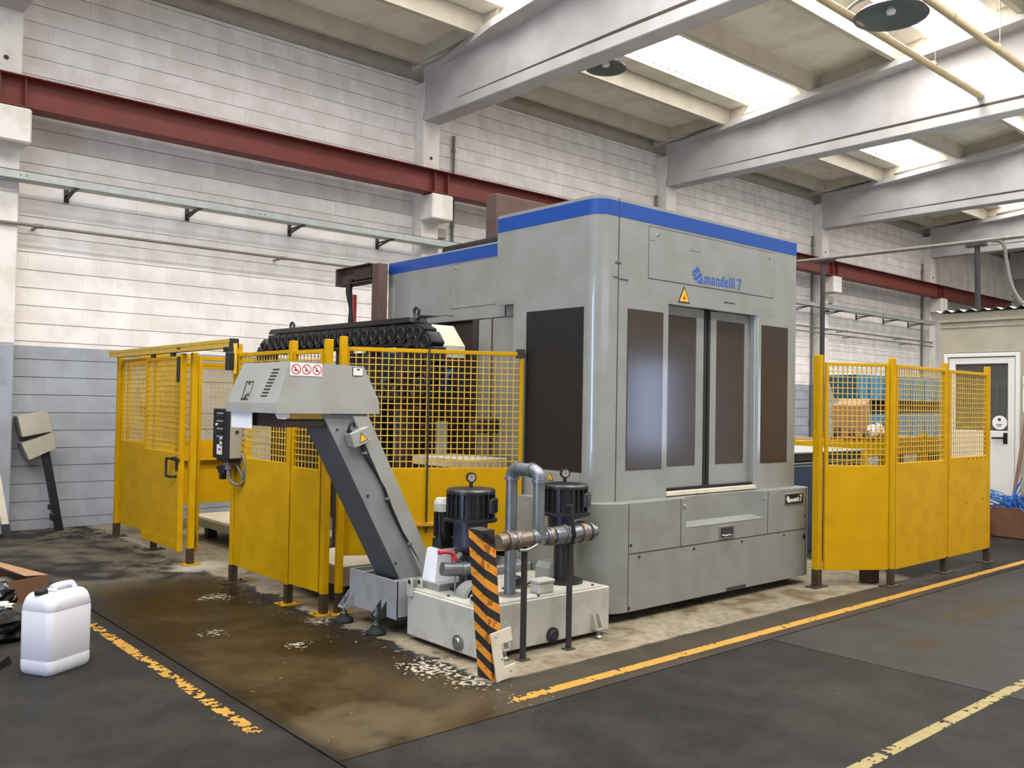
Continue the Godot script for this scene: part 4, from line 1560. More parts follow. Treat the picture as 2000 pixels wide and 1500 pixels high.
# ---------------------------------------------------------------- coolant tank, pumps, pipes
func pump(called_label: String, at: Vector3, motor_y: float, with_body: float, bottom: float) -> Node3D:
	var t := thing("coolant_pump", called_label, "pump", at)
	var my := motor_y          # bottom of the motor
	var st := mb()
	lathe(st, Transform3D.IDENTITY, [Vector2(0.0, my), Vector2(0.138, my), Vector2(0.138, my + 0.155), Vector2(0.157, my + 0.155), Vector2(0.157, my + 0.172), Vector2(0.146, my + 0.184), Vector2(0.05, my + 0.192), Vector2(0.0, my + 0.192)], 32)
	var o := put("motor", st, M.motor, t)
	for i in 22:
		var a := TAU * i / 22
		st = mb()
		bx(st, Vector3(0.13, my + 0.008, -0.005), Vector3(0.156, my + 0.152, 0.005), 0.0, Transform3D(Basis(Vector3.UP, a), Vector3.ZERO))
		put("cooling_fin", st, M.motor, o)
	st = mb()
	bx(st, Vector3(-0.04, my + 0.03, 0.13), Vector3(0.05, my + 0.13, 0.172), 0.01, Transform3D(Basis(Vector3.UP, 0.45), Vector3.ZERO))
	put("terminal_box", st, M.motor, o)
	st = mb()
	lathe(st, Transform3D.IDENTITY, [Vector2(0.0, my - 0.02), Vector2(0.172, my - 0.02), Vector2(0.172, my - 0.004), Vector2(0.150, my + 0.002), Vector2(0.0, my + 0.002)], 32)
	bx(st, Vector3(0.12, my - 0.02, -0.025), Vector3(0.21, my - 0.006, 0.025), 0.002, Transform3D(Basis(Vector3.UP, 0.2), Vector3.ZERO))
	put("flange", st, M.black, t)
	st = mb()
	lathe(st, Transform3D.IDENTITY, [Vector2(0.0, with_body), Vector2(0.095, with_body), Vector2(0.111, with_body + 0.02), Vector2(0.111, my - 0.02)], 30)
	put("pump_body", st, M.motor_blue, t)
	st = mb()
	lathe(st, Transform3D.IDENTITY, [Vector2(0.0, bottom), Vector2(0.13, bottom), Vector2(0.13, bottom + 0.02), Vector2(0.07, bottom + 0.025), Vector2(0.065, with_body - 0.03), Vector2(0.08, with_body - 0.02), Vector2(0.08, with_body)], 26)
	put("riser", st, M.motor, t)
	# pressure gauge on the crown
	var g := Vector3(0.0, my + 0.19, 0.0)
	st = mb()
	cyl(st, g, g + Vector3(0, 0.035, 0), 0.012, -1, 10)
	var d := Vector3(-0.45, 0.0, 0.9).normalized()
	cyl(st, g + Vector3(0, 0.062, 0) - d * 0.016, g + Vector3(0, 0.062, 0) + d * 0.014, 0.033, -1, 22)
	var ga := put("gauge", st, M.black, t)
	st = mb()
	cyl(st, g + Vector3(0, 0.062, 0) + d * 0.014, g + Vector3(0, 0.062, 0) + d * 0.0155, 0.024, -1, 20)
	put("dial", st, M.dial, ga)
	st = mb()
	bx(st, Vector3(-0.002, -0.004, 0), Vector3(0.002, 0.018, 0.001), 0.0, Transform3D(frame_of(Vector3.UP) * Basis.IDENTITY, Vector3.ZERO).translated(g + Vector3(0, 0.062, 0) + d * 0.017))
	put("needle", st, M.black, ga)
	return t


func coolant() -> void:
	# tank
	var t := thing("coolant_tank", "low white steel coolant tank on the floor at the corner of the machine", "tank")
	var a := Vector3(3.24, 0.03, -4.70)
	var b := Vector3(4.36, 0.312, -4.0)
	var st := mb()
	bx(st, a, b, 0.006)
	put("tank_body", st, M.tank, t)
	st = mb()
	bx(st, Vector3(a.x + 0.02, b.y, a.z + 0.02), Vector3(b.x - 0.06, b.y + 0.008, b.z - 0.02), 0.003)
	put("lid", st, M.tank, t)
	for p in [[Vector3(3.24, 0.09, -4.16), Vector3(-1, 0, 0)], [Vector3(3.84, 0.075, -4.0), Vector3(0, 0, 1)]]:
		st = mb()
		cyl(st, p[0], p[0] + p[1] * 0.016, 0.047, -1, 24)
		cyl(st, p[0] + p[1] * 0.016, p[0] + p[1] * 0.028, 0.036, 0.030, 6)
		put("drain_plug", st, M.dark_steel if p[1].z > 0.5 else M.steel, t)
	for p in [[4.19, 0.0], [3.40, 0.0]]:
		st = mb()
		var lug := PackedVector2Array([Vector2(0, 0.06), Vector2(0.0, 0.15), Vector2(0.018, 0.16), Vector2(0.055, 0.075), Vector2(0.055, 0.06)])
		for dx in [0.0, 0.05]:
			prism(st, lug, Transform3D(Basis(Vector3(0, 0, 1), Vector3.UP, Vector3(1, 0, 0)), Vector3(p[0] + dx, 0, -4.0)), 0.008)
		bx(st, Vector3(p[0], 0.055, -4.0), Vector3(p[0] + 0.058, 0.065, -3.945))
		put("lug", st, M.tank, t)
		st = mb()
		cyl(st, Vector3(p[0] + 0.029, 0.012, -3.965), Vector3(p[0] + 0.029, 0.09, -3.965), 0.012, -1, 10)
		lathe(st, Transform3D(Basis.IDENTITY, Vector3(p[0] + 0.029, 0, -3.965)), [Vector2(0, 0), Vector2(0.026, 0), Vector2(0.026, 0.012), Vector2(0.014, 0.022), Vector2(0, 0.022)], 16)
		put("levelling_screw", st, M.steel, t)
	for p in [[3.215, -4.66, 0.33], [3.275, -4.64, 0.325], [3.268, -4.09, 0.318]]:
		st = mb()
		var eye := PackedVector2Array()
		for i in 13:
			var an := PI * i / 12
			eye.append(Vector2(0.026 * cos(an), 0.026 * sin(an)))
		eye.append(Vector2(-0.026, -0.085))
		eye.append(Vector2(0.026, -0.085))
		prism(st, eye, Transform3D(Basis(Vector3(0, 0, -1), Vector3.UP, Vector3(1, 0, 0)), Vector3(p[0] + 0.01, p[2] + 0.035, p[1])), 0.01)
		var lo := put("lifting_lug", st, M.tank, t)
		st = mb()
		cyl(st, Vector3(p[0] + 0.008, p[2] + 0.036, p[1]), Vector3(p[0] + 0.022, p[2] + 0.036, p[1]), 0.0135, -1, 14)
		put("hole", st, M.pit, lo)
	for p in [[3.30, -4.35], [3.40, -4.08], [3.75, -4.03], [4.25, -4.05]]:
		st = mb()
		cyl(st, Vector3(p[0], 0.31, p[1]), Vector3(p[0], 0.328, p[1]), 0.009, -1, 8)
		put("screw", st, M.dark_steel, t)
	# boxes on the lid
	t = thing("junction_box", "square cream junction box on the front of the tank lid", "box")
	st = mb()
	bx(st, Vector3(3.775, 0.32, -4.14), Vector3(3.905, 0.385, -4.05), 0.008)
	put("body", st, M.tank, t)
	st = mb()
	bx(st, Vector3(3.770, 0.383, -4.145), Vector3(3.91, 0.405, -4.045), 0.006)
	put("lid", st, M.tank, t)
	t = thing("float_switch", "grey angular motor housing at the back of the tank lid beside the machine", "motor")
	st = mb()
	prism(st, PackedVector2Array([Vector2(0, 0), Vector2(0.19, 0), Vector2(0.19, 0.10), Vector2(0.16, 0.125), Vector2(0.03, 0.125), Vector2(0, 0.09)]), Transform3D(Basis(Vector3(1, 0, 0), Vector3.UP, Vector3(0, 0, -1)), Vector3(4.06, 0.325, -4.27)), 0.13)
	put("housing", st, M.grey, t)
	st = mb()
	bx(st, Vector3(4.0, 0.32, -4.42), Vector3(4.30, 0.328, -4.24), 0.002)
	put("base_plate", st, M.cream, t)
	st = mb()
	cyl(st, Vector3(4.25, 0.365, -4.33), Vector3(4.30, 0.365, -4.30), 0.036, -1, 18)
	put("end_cap", st, M.grey_dirty, t)
	t = thing("cable", "thin black cables lying loose on the tank lid", "cable")
	st = mb()
	tube(st, curve([Vector3(3.70, 0.326, -4.32), Vector3(3.80, 0.33, -4.25), Vector3(3.86, 0.36, -4.22), Vector3(3.84, 0.345, -4.17), Vector3(3.80, 0.33, -4.15)], 7), 0.006, 7)
	put("black_cable", st, M.rubber, t)
	st = mb()
	tube(st, curve([Vector3(3.66, 0.326, -4.22), Vector3(3.76, 0.327, -4.27), Vector3(3.9, 0.327, -4.26), Vector3(4.02, 0.33, -4.30)], 7), 0.006, 7)
	put("grey_cable", st, M.conduit, t)
	st = mb()
	lathe(st, Transform3D(Basis.IDENTITY, Vector3(3.84, 0.32, -4.36)), [Vector2(0.05, 0), Vector2(0.05, 0.05), Vector2(0.035, 0.06), Vector2(0, 0.06)], 18)
	t = thing("filler_cap", "small dark round filler cap on the tank lid", "cap")
	put("cap", st, M.black, t)
	# pumps
	pump("dark blue-black coolant pump with a round gauge, standing behind the striped post", Vector3(3.54, 0, -4.45), 0.772, 0.575, 0.32)
	pump("dark coolant pump with a round gauge, standing close to the machine side", Vector3(4.178, 0, -4.25), 0.790, 0.60, 0.32)
	# pressure unit with its red-handled valve
	t = thing("pressure_unit", "small white pressure unit with a dark motor, behind the red valve", "pressure unit")
	st = mb()
	hull8(st, [Vector3(3.350, 0.36, -4.700), Vector3(3.540, 0.36, -4.700), Vector3(3.540, 0.36, -4.560), Vector3(3.350, 0.36, -4.560)], [Vector3(3.380, 0.565, -4.690), Vector3(3.510, 0.565, -4.690), Vector3(3.510, 0.565, -4.570), Vector3(3.380, 0.565, -4.570)])
	put("white_tank", st, M.white, t)
	st = mb()
	bx(st, Vector3(3.330, 0.32, -4.710), Vector3(3.560, 0.365, -4.490), 0.004)
	put("base", st, M.grey, t)
	st = mb()
	cyl(st, Vector3(3.465, 0.62, -4.630), Vector3(3.465, 0.80, -4.630), 0.055, -1, 20)
	for i in 12:
		bx(st, Vector3(0.05, 0.64, -0.003), Vector3(0.066, 0.79, 0.003), 0.0, Transform3D(Basis(Vector3.UP, TAU * i / 12), Vector3(3.465, 0, -4.630)))
	bx(st, Vector3(3.410, 0.565, -4.680), Vector3(3.520, 0.625, -4.580), 0.004)
	put("motor", st, M.black, t)
	st = mb()
	lathe(st, Transform3D(Basis.IDENTITY, Vector3(3.465, 0.80, -4.630)), [Vector2(0.066, 0), Vector2(0.068, 0.05), Vector2(0.055, 0.082), Vector2(0.0, 0.088)], 22)
	put("fan_cover", st, M.tank, t)
	st = mb()
	tube(st, curve([Vector3(3.510, 0.70, -4.570), Vector3(3.480, 0.69, -4.520), Vector3(3.475, 0.60, -4.520), Vector3(3.500, 0.53, -4.540)], 6), 0.009, 8)
	put("hose", st, M.conduit, t)
	st = mb()
	cyl(st, Vector3(3.395, 0.60, -4.580), Vector3(3.395, 0.66, -4.580), 0.020, 0.012, 10)
	put("breather", st, M.black, t)
	t = thing("ball_valve", "grey pipe valve with a red lever handle above the tank lid", "valve")
	st = mb()
	tube(st, curve([Vector3(3.27, 0.485, -4.38), Vector3(3.32, 0.478, -4.37), Vector3(3.40, 0.470, -4.37), Vector3(3.50, 0.46, -4.38)], 6), 0.041, 14)
	cyl(st, Vector3(3.34, 0.476, -4.37), Vector3(3.36, 0.474, -4.37), 0.045, -1, 6)
	cyl(st, Vector3(3.40, 0.47, -4.37), Vector3(3.45, 0.465, -4.37), 0.047, -1, 8)
	put("pipe", st, M.pipe, t)
	st = mb()
	cyl(st, Vector3(3.355, 0.50, -4.37), Vector3(3.355, 0.55, -4.37), 0.013, -1, 10)
	cyl(st, Vector3(3.37, 0.53, -4.39), Vector3(3.43, 0.55, -4.41), 0.022, -1, 10)
	cyl(st, Vector3(3.35, 0.32, -4.35), Vector3(3.35, 0.46, -4.35), 0.006, -1, 8)
	put("stem", st, M.steel, t)
	st = mb()
	tube(st, curve([Vector3(3.365, 0.535, -4.37), Vector3(3.345, 0.565, -4.37), Vector3(3.31, 0.582, -4.37), Vector3(3.26, 0.588, -4.37)], 5), 0.011, 8)
	cyl(st, Vector3(3.355, 0.525, -4.37), Vector3(3.355, 0.555, -4.37), 0.018, -1, 12)
	cyl(st, Vector3(3.262, 0.588, -4.37), Vector3(3.235, 0.588, -4.37), 0.014, -1, 10)
	put("handle", st, M.red_print, t)
	t = thing("inlet_shell", "half-round grimy steel cover with a dark mouth on the tank lid", "cover")
	st = mb()
	var arch := PackedVector2Array()
	for i in 13:
		var an := PI * i / 12
		arch.append(Vector2(0.11 * cos(an), 0.085 * sin(an)))
	for i in 13:
		var an := PI * (12 - i) / 12
		arch.append(Vector2(0.085 * cos(an), 0.066 * sin(an)))
	prism(st, arch, Transform3D(Basis(Vector3(1, 0, 0), Vector3.UP, Vector3(0, 0, 1)), Vector3(3.44, 0.32, -4.33)), 0.10)
	put("shell", st, M.grey_dirty, t)
	st = mb()
	bx(st, Vector3(3.37, 0.32, -4.33), Vector3(3.51, 0.37, -4.235), 0.0)
	put("mouth", st, M.pit, t)
	# pipe manifold
	t = thing("pipe_manifold", "grey steel pipe manifold with a tall pipe bend on two thin legs before the tank", "pipework")
	var y := 0.705
	var z := -3.9
	st = mb()
	cyl(st, Vector3(3.40, y, z), Vector3(4.05, y, z), 0.036, -1, 18)
	put("main_pipe", st, M.pipe, t)
	for q in [[3.305, 3.365, 0.044, 0.046, 18], [3.365, 3.385, 0.060, -1, 8], [3.385, 3.42, 0.050, -1, 18], [3.42, 3.45, 0.060, -1, 6], [3.45, 3.55, 0.048, -1, 18], [3.55, 3.585, 0.054, -1, 18], [3.67, 3.69, 0.052, -1, 18], [3.69, 3.72, 0.060, -1, 6], [3.735, 3.82, 0.054, -1, 18], [3.82, 3.845, 0.062, -1, 8], [3.845, 3.88, 0.046, -1, 18], [3.89, 3.965, 0.050, -1, 18], [3.965, 4.0, 0.064, -1, 8], [4.0, 4.03, 0.052, -1, 18], [4.045, 4.06, 0.058, -1, 18], [4.06, 4.105, 0.038, -1, 18]]:
		st = mb()
		cyl(st, Vector3(q[0], y, z), Vector3(q[1], y, z), q[2], q[3], q[4])
		put("fitting", st, M.brass if int(q[0] * 100) % 3 == 0 else M.pipe, t)
	st = mb()
	cyl(st, Vector3(3.625, y - 0.03, z), Vector3(3.625, y + 0.075, z), 0.044, -1, 18)
	cyl(st, Vector3(3.58, y, z), Vector3(3.67, y, z), 0.044, -1, 18)
	put("tee", st, M.pipe, t)
	st = mb()
	tube(st, curve([Vector3(3.44, y - 0.055, z + 0.03), Vector3(3.50, y - 0.055, z + 0.045), Vector3(3.57, y - 0.03, z + 0.05)], 5), 0.010, 8)
	put("lever", st, M.steel, t)
	st = mb()
	tube(st, curve([Vector3(3.87, y - 0.05, z + 0.03), Vector3(3.86, y + 0.02, z + 0.055), Vector3(3.85, y + 0.11, z + 0.05), Vector3(3.84, y + 0.17, z + 0.04)], 6), 0.014, 8)
	cyl(st, Vector3(3.84, y + 0.17, z + 0.04), Vector3(3.84, y + 0.185, z + 0.04), 0.02, -1, 10)
	put("black_lever", st, M.rubber, t)
	st = mb()
	tube(st, curve([Vector3(3.90, y + 0.05, z), Vector3(3.94, y + 0.075, z), Vector3(4.0, y + 0.068, z), Vector3(4.02, y + 0.04, z)], 5), 0.011, 8)
	put("strap", st, M.dark_steel, t)
	st = mb()
	cyl(st, Vector3(3.62, 0.325, -4.15), Vector3(3.622, 1.05, -4.15), 0.036, -1, 20)
	put("riser_pipe", st, M.pipe, t)
	st = mb()
	cyl(st, Vector3(3.62, y + 0.07, z), Vector3(3.62, 1.05, z), 0.036, -1, 20)
	put("drop_pipe", st, M.pipe, t)
	st = mb()
	var bend := []
	for i in 7:
		var an := PI / 2 * i / 6
		bend.append(Vector3(3.621, 1.045 + 0.055 * sin(an), -4.15 + 0.055 * (1.0 - cos(an))))
	for i in 7:
		var an := PI / 2 * (6 - i) / 6
		bend.append(Vector3(3.621, 1.045 + 0.055 * sin(an), -3.9 - 0.055 * (1.0 - cos(an))))
	tube(st, bend, 0.040, 18)
	put("bend", st, M.pipe, t)
	st = mb()
	for q in [[Vector3(3.621, 1.03, -4.15), Vector3(3.621, 1.048, -4.15)], [Vector3(3.621, 1.03, -3.9), Vector3(3.621, 1.048, -3.9)], [Vector3(3.621, 1.10, -4.095), Vector3(3.621, 1.10, -4.08)], [Vector3(3.621, 1.10, -3.97), Vector3(3.621, 1.10, -3.955)]]:
		cyl(st, q[0], q[1], 0.047, -1, 20)
	put("collar", st, M.pipe, t)
	st = mb()
	cyl(st, Vector3(3.62, 0.320, -4.15), Vector3(3.62, 0.330, -4.15), 0.075, -1, 26)
	put("base_flange", st, M.steel, t)
	for x in [3.512, 3.887]:
		st = mb()
		cyl(st, Vector3(x, 0.0, z), Vector3(x, y - 0.03, z), 0.019, -1, 12)
		bx(st, Vector3(x - 0.035, 0.0, z - 0.03), Vector3(x + 0.035, 0.008, z + 0.03), 0.002)
		put("leg", st, M.dark_steel, t)
	# striped corner guard and the white bracket
	t = thing("corner_guard", "orange and black striped steel angle post leaning in front of the coolant tank", "bollard")
	var foot := Vector3(3.112, 0, -3.70)
	var lean := Vector3(-0.075, 0.81, -0.015)
	var w := [Vector3(0.003, 0, -0.125), Vector3(0, 0, 0), Vector3(0.092, 0, -0.008)]
	for f in 2:
		var e: Vector3 = w[0] if f == 0 else w[2]
		var n := 8
		for i in n:
			for half in 2:
				var v0 := (i + half * 0.5) / n
				var v1 := (i + half * 0.5 + 0.5) / n
				var drop := 0.055
				st = mb()
				var p := []
				# each painted stripe slopes down towards the outer edge on the right leaf and up on the left one
				var s0 := -drop * (1.0 if f == 1 else -1.0)
				for q in [[0.0, v0, 0.0], [1.0, v0, s0], [1.0, v1, s0], [0.0, v1, 0.0]]:
					var h := clampf(q[1] + q[2] / 0.81 + 0.0, 0.0, 1.0)
					p.append(foot + lean * h + e * q[0] * (1.0))
				if (p[1] - p[2]).length() < 0.002 and (p[0] - p[3]).length() < 0.002:
					continue
				var nrm := Vector3(-1, 0, 0) if f == 0 else Vector3(0, 0, 1)
				var back := -nrm * 0.005
				hull8(st, [p[0], p[1], p[1] + back, p[0] + back], [p[3], p[2], p[2] + back, p[3] + back])
				put("stripe", st, M.orange if half == 0 else M.stripe_black, t)
	# fill the ends the slanting stripes leave open
	st = mb()
	var e2: Vector3 = w[2]
	hull8(st, [foot + lean * 0.93, foot + lean * 0.90 + e2, foot + lean * 0.90 + e2 - Vector3(0, 0, 0.004), foot + lean * 0.93 - Vector3(0, 0, 0.004)], [foot + lean, foot + lean + e2, foot + lean + e2 - Vector3(0, 0, 0.004), foot + lean - Vector3(0, 0, 0.004)])
	put("stripe", st, M.stripe_black, t)
	st = mb()
	e2 = w[0]
	hull8(st, [foot, foot + e2, foot + e2 + Vector3(0.004, 0, 0), foot + Vector3(0.004, 0, 0)], [foot + lean * 0.002, foot + lean * 0.075 + e2, foot + lean * 0.075 + e2 + Vector3(0.004, 0, 0), foot + lean * 0.002 + Vector3(0.004, 0, 0)])
	put("stripe", st, M.stripe_black, t)
	st = mb()
	hull8(st, [foot + lean + w[0], foot + lean, foot + lean + w[2], foot + lean + w[2] + w[0]], [foot + lean + w[0] + Vector3(0, 0.004, 0), foot + lean + Vector3(0, 0.004, 0), foot + lean + w[2] + Vector3(0, 0.004, 0), foot + lean + w[2] + w[0] + Vector3(0, 0.004, 0)])
	put("cap_plate", st, M.rust_dark, t)
	t = thing("bracket_plate", "white C-shaped steel bracket plate standing at the foot of the striped post", "bracket")
	st = mb()
	var xf := Transform3D(Basis(Vector3(0, 0, 1), deg_to_rad(8)) * Basis(Vector3(1, 0, 0), deg_to_rad(-4)), Vector3(3.118, 0.002, -3.672))
	prism(st, PackedVector2Array([Vector2(0, 0), Vector2(0.142, 0), Vector2(0.142, 0.062), Vector2(0.062, 0.062), Vector2(0.062, 0.19), Vector2(0.142, 0.19), Vector2(0.142, 0.262), Vector2(0, 0.262)]), xf, 0.01)
	put("plate", st, M.cream, t)
	st = mb()
	for q in [[0.03, 0.235], [0.05, 0.11], [0.1, 0.03]]:
		cyl(st, xf * Vector3(q[0], q[1], 0.01), xf * Vector3(q[0], q[1], 0.012), 0.004, -1, 8)
	put("hole", st, M.rust_dark, t)


# ---------------------------------------------------------------- safety fence
func fence_post(label: String, at: Vector3, top: float, w: float, group: String, wide := true) -> Node3D:
	var t := thing("fence_post", label, "fence post", at, 0.0, group)
	var st := mb()
	bx(st, Vector3(-w / 2, 0.14, -w / 2), Vector3(w / 2, top, w / 2), 0.003)
	put("post", st, M.yellow, t)
	st = mb()
	bx(st, Vector3(-w / 2 - 0.001, 0.0, -w / 2 - 0.001), Vector3(w / 2 + 0.001, 0.15, w / 2 + 0.001), 0.003)
	put("dirty_foot", st, M.foot, t)
	st = mb()
	if wide:
		bx(st, Vector3(-0.10, 0.0, -0.055), Vector3(0.10, 0.010, 0.055), 0.002)
	else:
		bx(st, Vector3(-0.075, 0.0, -0.075), Vector3(0.075, 0.010, 0.075), 0.002)
	for q in [[-0.07, 0.0], [0.07, 0.0]]:
		cyl(st, Vector3(q[0], 0.008, q[1]), Vector3(q[0], 0.024, q[1]), 0.010, -1, 6)
	put("base_plate", st, M.yellow_dirty if not wide else M.foot, t)
	return t


func fence_panel(label: String, a: Vector3, b: Vector3, y0: float, ys: float, y1: float, group: String, bar := 0.028, called := "fence_section", grid: Material = null) -> Node3D:
	var d := b - a
	var L := d.length()
	var t := thing(called, label, "fence panel", a, atan2(-d.z, d.x), group)
	var st := mb()
	bx(st, Vector3(0, ys - 0.01, -bar / 2), Vector3(bar, y1, bar / 2), 0.002)
	bx(st, Vector3(L - bar, ys - 0.01, -bar / 2), Vector3(L, y1, bar / 2), 0.002)
	bx(st, Vector3(bar, y1 - bar, -bar / 2), Vector3(L - bar, y1, bar / 2), 0.002)
	put("frame", st, M.yellow, t)
	st = mb()
	bx(st, Vector3(0, y0, -bar / 2 - 0.001), Vector3(L, ys, bar / 2 + 0.001), 0.003)
	put("sheet", st, M.yellow, t)
	st = mb()
	var p := 0.0475
	var n := int((L - 2 * bar) / p)
	for i in range(1, n + 1):
		var x := bar + (L - 2 * bar) * i / (n + 1)
		bx(st, Vector3(x - 0.0035, ys, -0.003), Vector3(x + 0.0035, y1 - bar, 0.003))
	n = int((y1 - bar - ys) / p)
	for i in range(1, n + 1):
		var y := ys + (y1 - bar - ys) * i / (n + 1)
		bx(st, Vector3(bar, y - 0.0035, -0.001), Vector3(L - bar, y + 0.0035, 0.006))
	tag(put("wire_mesh", st, grid if grid else M.yellow_pale, t), "", "", "", "stuff")
	return t


func fences() -> void:
	var left := "fence posts left of the machine"
	var lp := "fence panels left of the machine"
	# fence line x = 3.09 on the left
	fence_post("yellow fence post at the far left corner of the enclosure", Vector3(3.11, 0, -10.0), 1.94, 0.06, left)
	fence_post("yellow fence post behind the sliding gate with a rusty foot plate", Vector3(3.13, 0, -8.93), 1.90, 0.05, left)
	var gp := fence_post("bright yellow fence post where the sliding gate closes", Vector3(3.115, 0, -7.96), 1.91, 0.055, left, false)
	var st := mb()
	tube(st, curve([Vector3(0.03, 0.32, 0.0), Vector3(0.05, 0.25, 0.0), Vector3(0.045, 0.17, 0.0), Vector3(0.03, 0.12, 0.0)], 5), 0.004, 6)
	put("wire_loop", st, M.dark_steel, gp)
	fence_post("yellow fence post behind the control pendant", Vector3(3.09, 0, -6.98), 1.95, 0.055, left)
	fence_post("yellow fence post between the two panels behind the conveyor hood", Vector3(3.09, 0, -6.016), 1.935, 0.05, left, false)
	fence_post("yellow fence post at the corner where the fence turns to the machine", Vector3(3.135, 0, -5.575), 1.93, 0.05, left, false)
	fence_post("short-footed yellow post standing just inside the fence corner", Vector3(3.235, 0, -5.545), 1.955, 0.045, left, false)
	fence_panel("yellow fence panel fixed behind the sliding gate", Vector3(3.13, 0, -9.97), Vector3(3.13, 0, -8.96), 0.15, 1.035, 1.90, lp)
	fence_panel("yellow fence panel half hidden behind the conveyor hood and pendant", Vector3(3.09, 0, -6.95), Vector3(3.09, 0, -6.045), 0.15, 1.03, 1.87, lp)
	fence_panel("narrow yellow fence panel behind the conveyor head", Vector3(3.09, 0, -5.988), Vector3(3.115, 0, -5.605), 0.155, 1.01, 1.86, lp)
	var big := fence_panel("wide yellow fence panel of open mesh running from the conveyor to the machine", Vector3(3.27, 0, -5.575), Vector3(4.462, 0, -5.005), 0.40, 1.02, 1.885, lp)
	st = mb()
	bx(st, Vector3(0.2, 0.60, 0.015), Vector3(1.0, 0.625, 0.05), 0.002)
	put("cross_rail", st, M.yellow_dirty, big)
	st = mb()
	bx(st, Vector3(1.27, 1.84, -0.03), Vector3(1.33, 1.91, 0.02), 0.004)
	put("clamp", st, M.rust_dark, big)
	st = mb()
	cyl(st, Vector3(0.60, 0.55, 0.028), Vector3(0.60, 1.90, 0.028), 0.007, -1, 8)
	put("steel_rod", st, M.dark_steel, big)
	# sliding gate on its overhead rail
	var g := fence_panel("yellow sliding gate with a black pull handle, pushed open under its top rail", Vector3(3.035, 0, -8.94), Vector3(3.035, 0, -8.0), 0.20, 1.0, 1.88, "", 0.03, "sliding_gate")
	g.set_meta("category", "gate")
	st = mb()
	bx(st, Vector3(0.0, 0.13, 0.016), Vector3(0.94, 0.205, 0.024))
	bx(st, Vector3(0.92, 0.12, -0.02), Vector3(0.955, 1.90, 0.03), 0.003)
	put("gate_edge", st, M.yellow, g)
	st = mb()
	tube(st, [Vector3(0.86, 0.955, 0.016), Vector3(0.86, 0.955, 0.055), Vector3(0.85, 0.948, 0.065), Vector3(0.75, 0.948, 0.068), Vector3(0.742, 0.935, 0.068), Vector3(0.742, 0.80, 0.068), Vector3(0.75, 0.787, 0.068), Vector3(0.85, 0.787, 0.065), Vector3(0.86, 0.787, 0.055), Vector3(0.86, 0.787, 0.016)], 0.012, 8)
	put("pull_handle", st, M.black, g)
	st = mb()
	bx(st, Vector3(0.83, 0.93, 0.03), Vector3(0.975, 0.955, 0.05), 0.003)
	bx(st, Vector3(0.90, 0.84, 0.03), Vector3(0.93, 0.94, 0.045), 0.003)
	put("latch", st, M.black, g)
	st = mb()
	bx(st, Vector3(0.875, 1.64, 0.0), Vector3(0.925, 1.87, 0.045), 0.006)
	put("bumper", st, M.black, g)
	st = mb()
	for x in [0.1, 0.62]:
		bx(st, Vector3(x, 1.875, -0.012), Vector3(x + 0.09, 1.912, 0.012), 0.003)
	put("roller", st, M.dark_steel, g)
	var t := thing("gate_rail", "pale yellow overhead channel rail that carries the sliding gate", "rail")
	st = mb()
	bx(st, Vector3(3.00, 1.98, -10.04), Vector3(3.075, 1.985, -6.95))
	bx(st, Vector3(3.00, 1.915, -10.04), Vector3(3.005, 1.985, -6.95))
	bx(st, Vector3(3.07, 1.915, -10.04), Vector3(3.075, 1.985, -6.95))
	bx(st, Vector3(2.997, 1.957, -10.04), Vector3(3.004, 1.985, -6.95))
	put("channel", st, M.yellow_pale, t)
	st = mb()
	bx(st, Vector3(3.0, 1.912, -6.96), Vector3(3.08, 1.99, -6.945), 0.002)
	bx(st, Vector3(2.99, 1.88, -7.05), Vector3(3.03, 1.92, -6.93), 0.003)
	put("end_stop", st, M.black, t)
	st = mb()
	cyl(st, Vector3(2.998, 1.945, -8.02), Vector3(2.99, 1.945, -8.02), 0.008, -1, 8)
	cyl(st, Vector3(2.998, 1.945, -8.06), Vector3(2.99, 1.945, -8.06), 0.008, -1, 8)
	put("bolt", st, M.dark_steel, t)
	t = thing("limit_switch", "black limit switch box under the end of the gate rail", "switch")
	st = mb()
	bx(st, Vector3(2.985, 1.73, -6.99), Vector3(3.04, 1.875, -6.93), 0.004)
	put("body", st, M.black, t)
	st = mb()
	bx(st, Vector3(3.03, 1.70, -6.955), Vector3(3.062, 1.95, -6.93), 0.002)
	put("mounting_plate", st, M.yellow_pale, t)
	# back of the enclosure, seen through the open gate
	fence_panel("yellow fence panel closing the back of the enclosure, seen through the open gate", Vector3(3.17, 0, -9.95), Vector3(4.6, 0, -9.95), 0.31, 1.03, 1.86, lp)
	t = thing("back_rail", "yellow double rail along the top of the fence at the back of the enclosure", "rail")
	st = mb()
	bx(st, Vector3(3.17, 1.93, -9.98), Vector3(4.6, 1.975, -9.92), 0.003)
	bx(st, Vector3(3.17, 1.863, -9.965), Vector3(4.6, 1.905, -9.94), 0.003)
	put("rail", st, M.yellow, t)
	st = mb()
	bx(st, Vector3(3.17, 0.80, -9.93), Vector3(4.6, 0.815, -9.86), 0.002)
	put("folded_ledge", st, M.yellow, t)
	t = thing("inner_screen", "brownish mesh screen hanging inside the enclosure behind the sliding gate", "screen")
	st = mb()
	for i in 22:
		bx(st, Vector3(3.42, 1.02, -9.7 + i * 0.05), Vector3(3.425, 1.88, -9.692 + i * 0.05))
	for i in 12:
		bx(st, Vector3(3.42, 1.04 + i * 0.072, -9.7), Vector3(3.425, 1.046 + i * 0.072, -8.6))
	tag(put("wire_mesh", st, M.yellow_dirty, t), "", "", "", "stuff")
	st = mb()
	bx(st, Vector3(3.41, 0.0, -9.72), Vector3(3.44, 1.9, -9.69))
	bx(st, Vector3(3.41, 0.0, -8.62), Vector3(3.44, 1.9, -8.59))
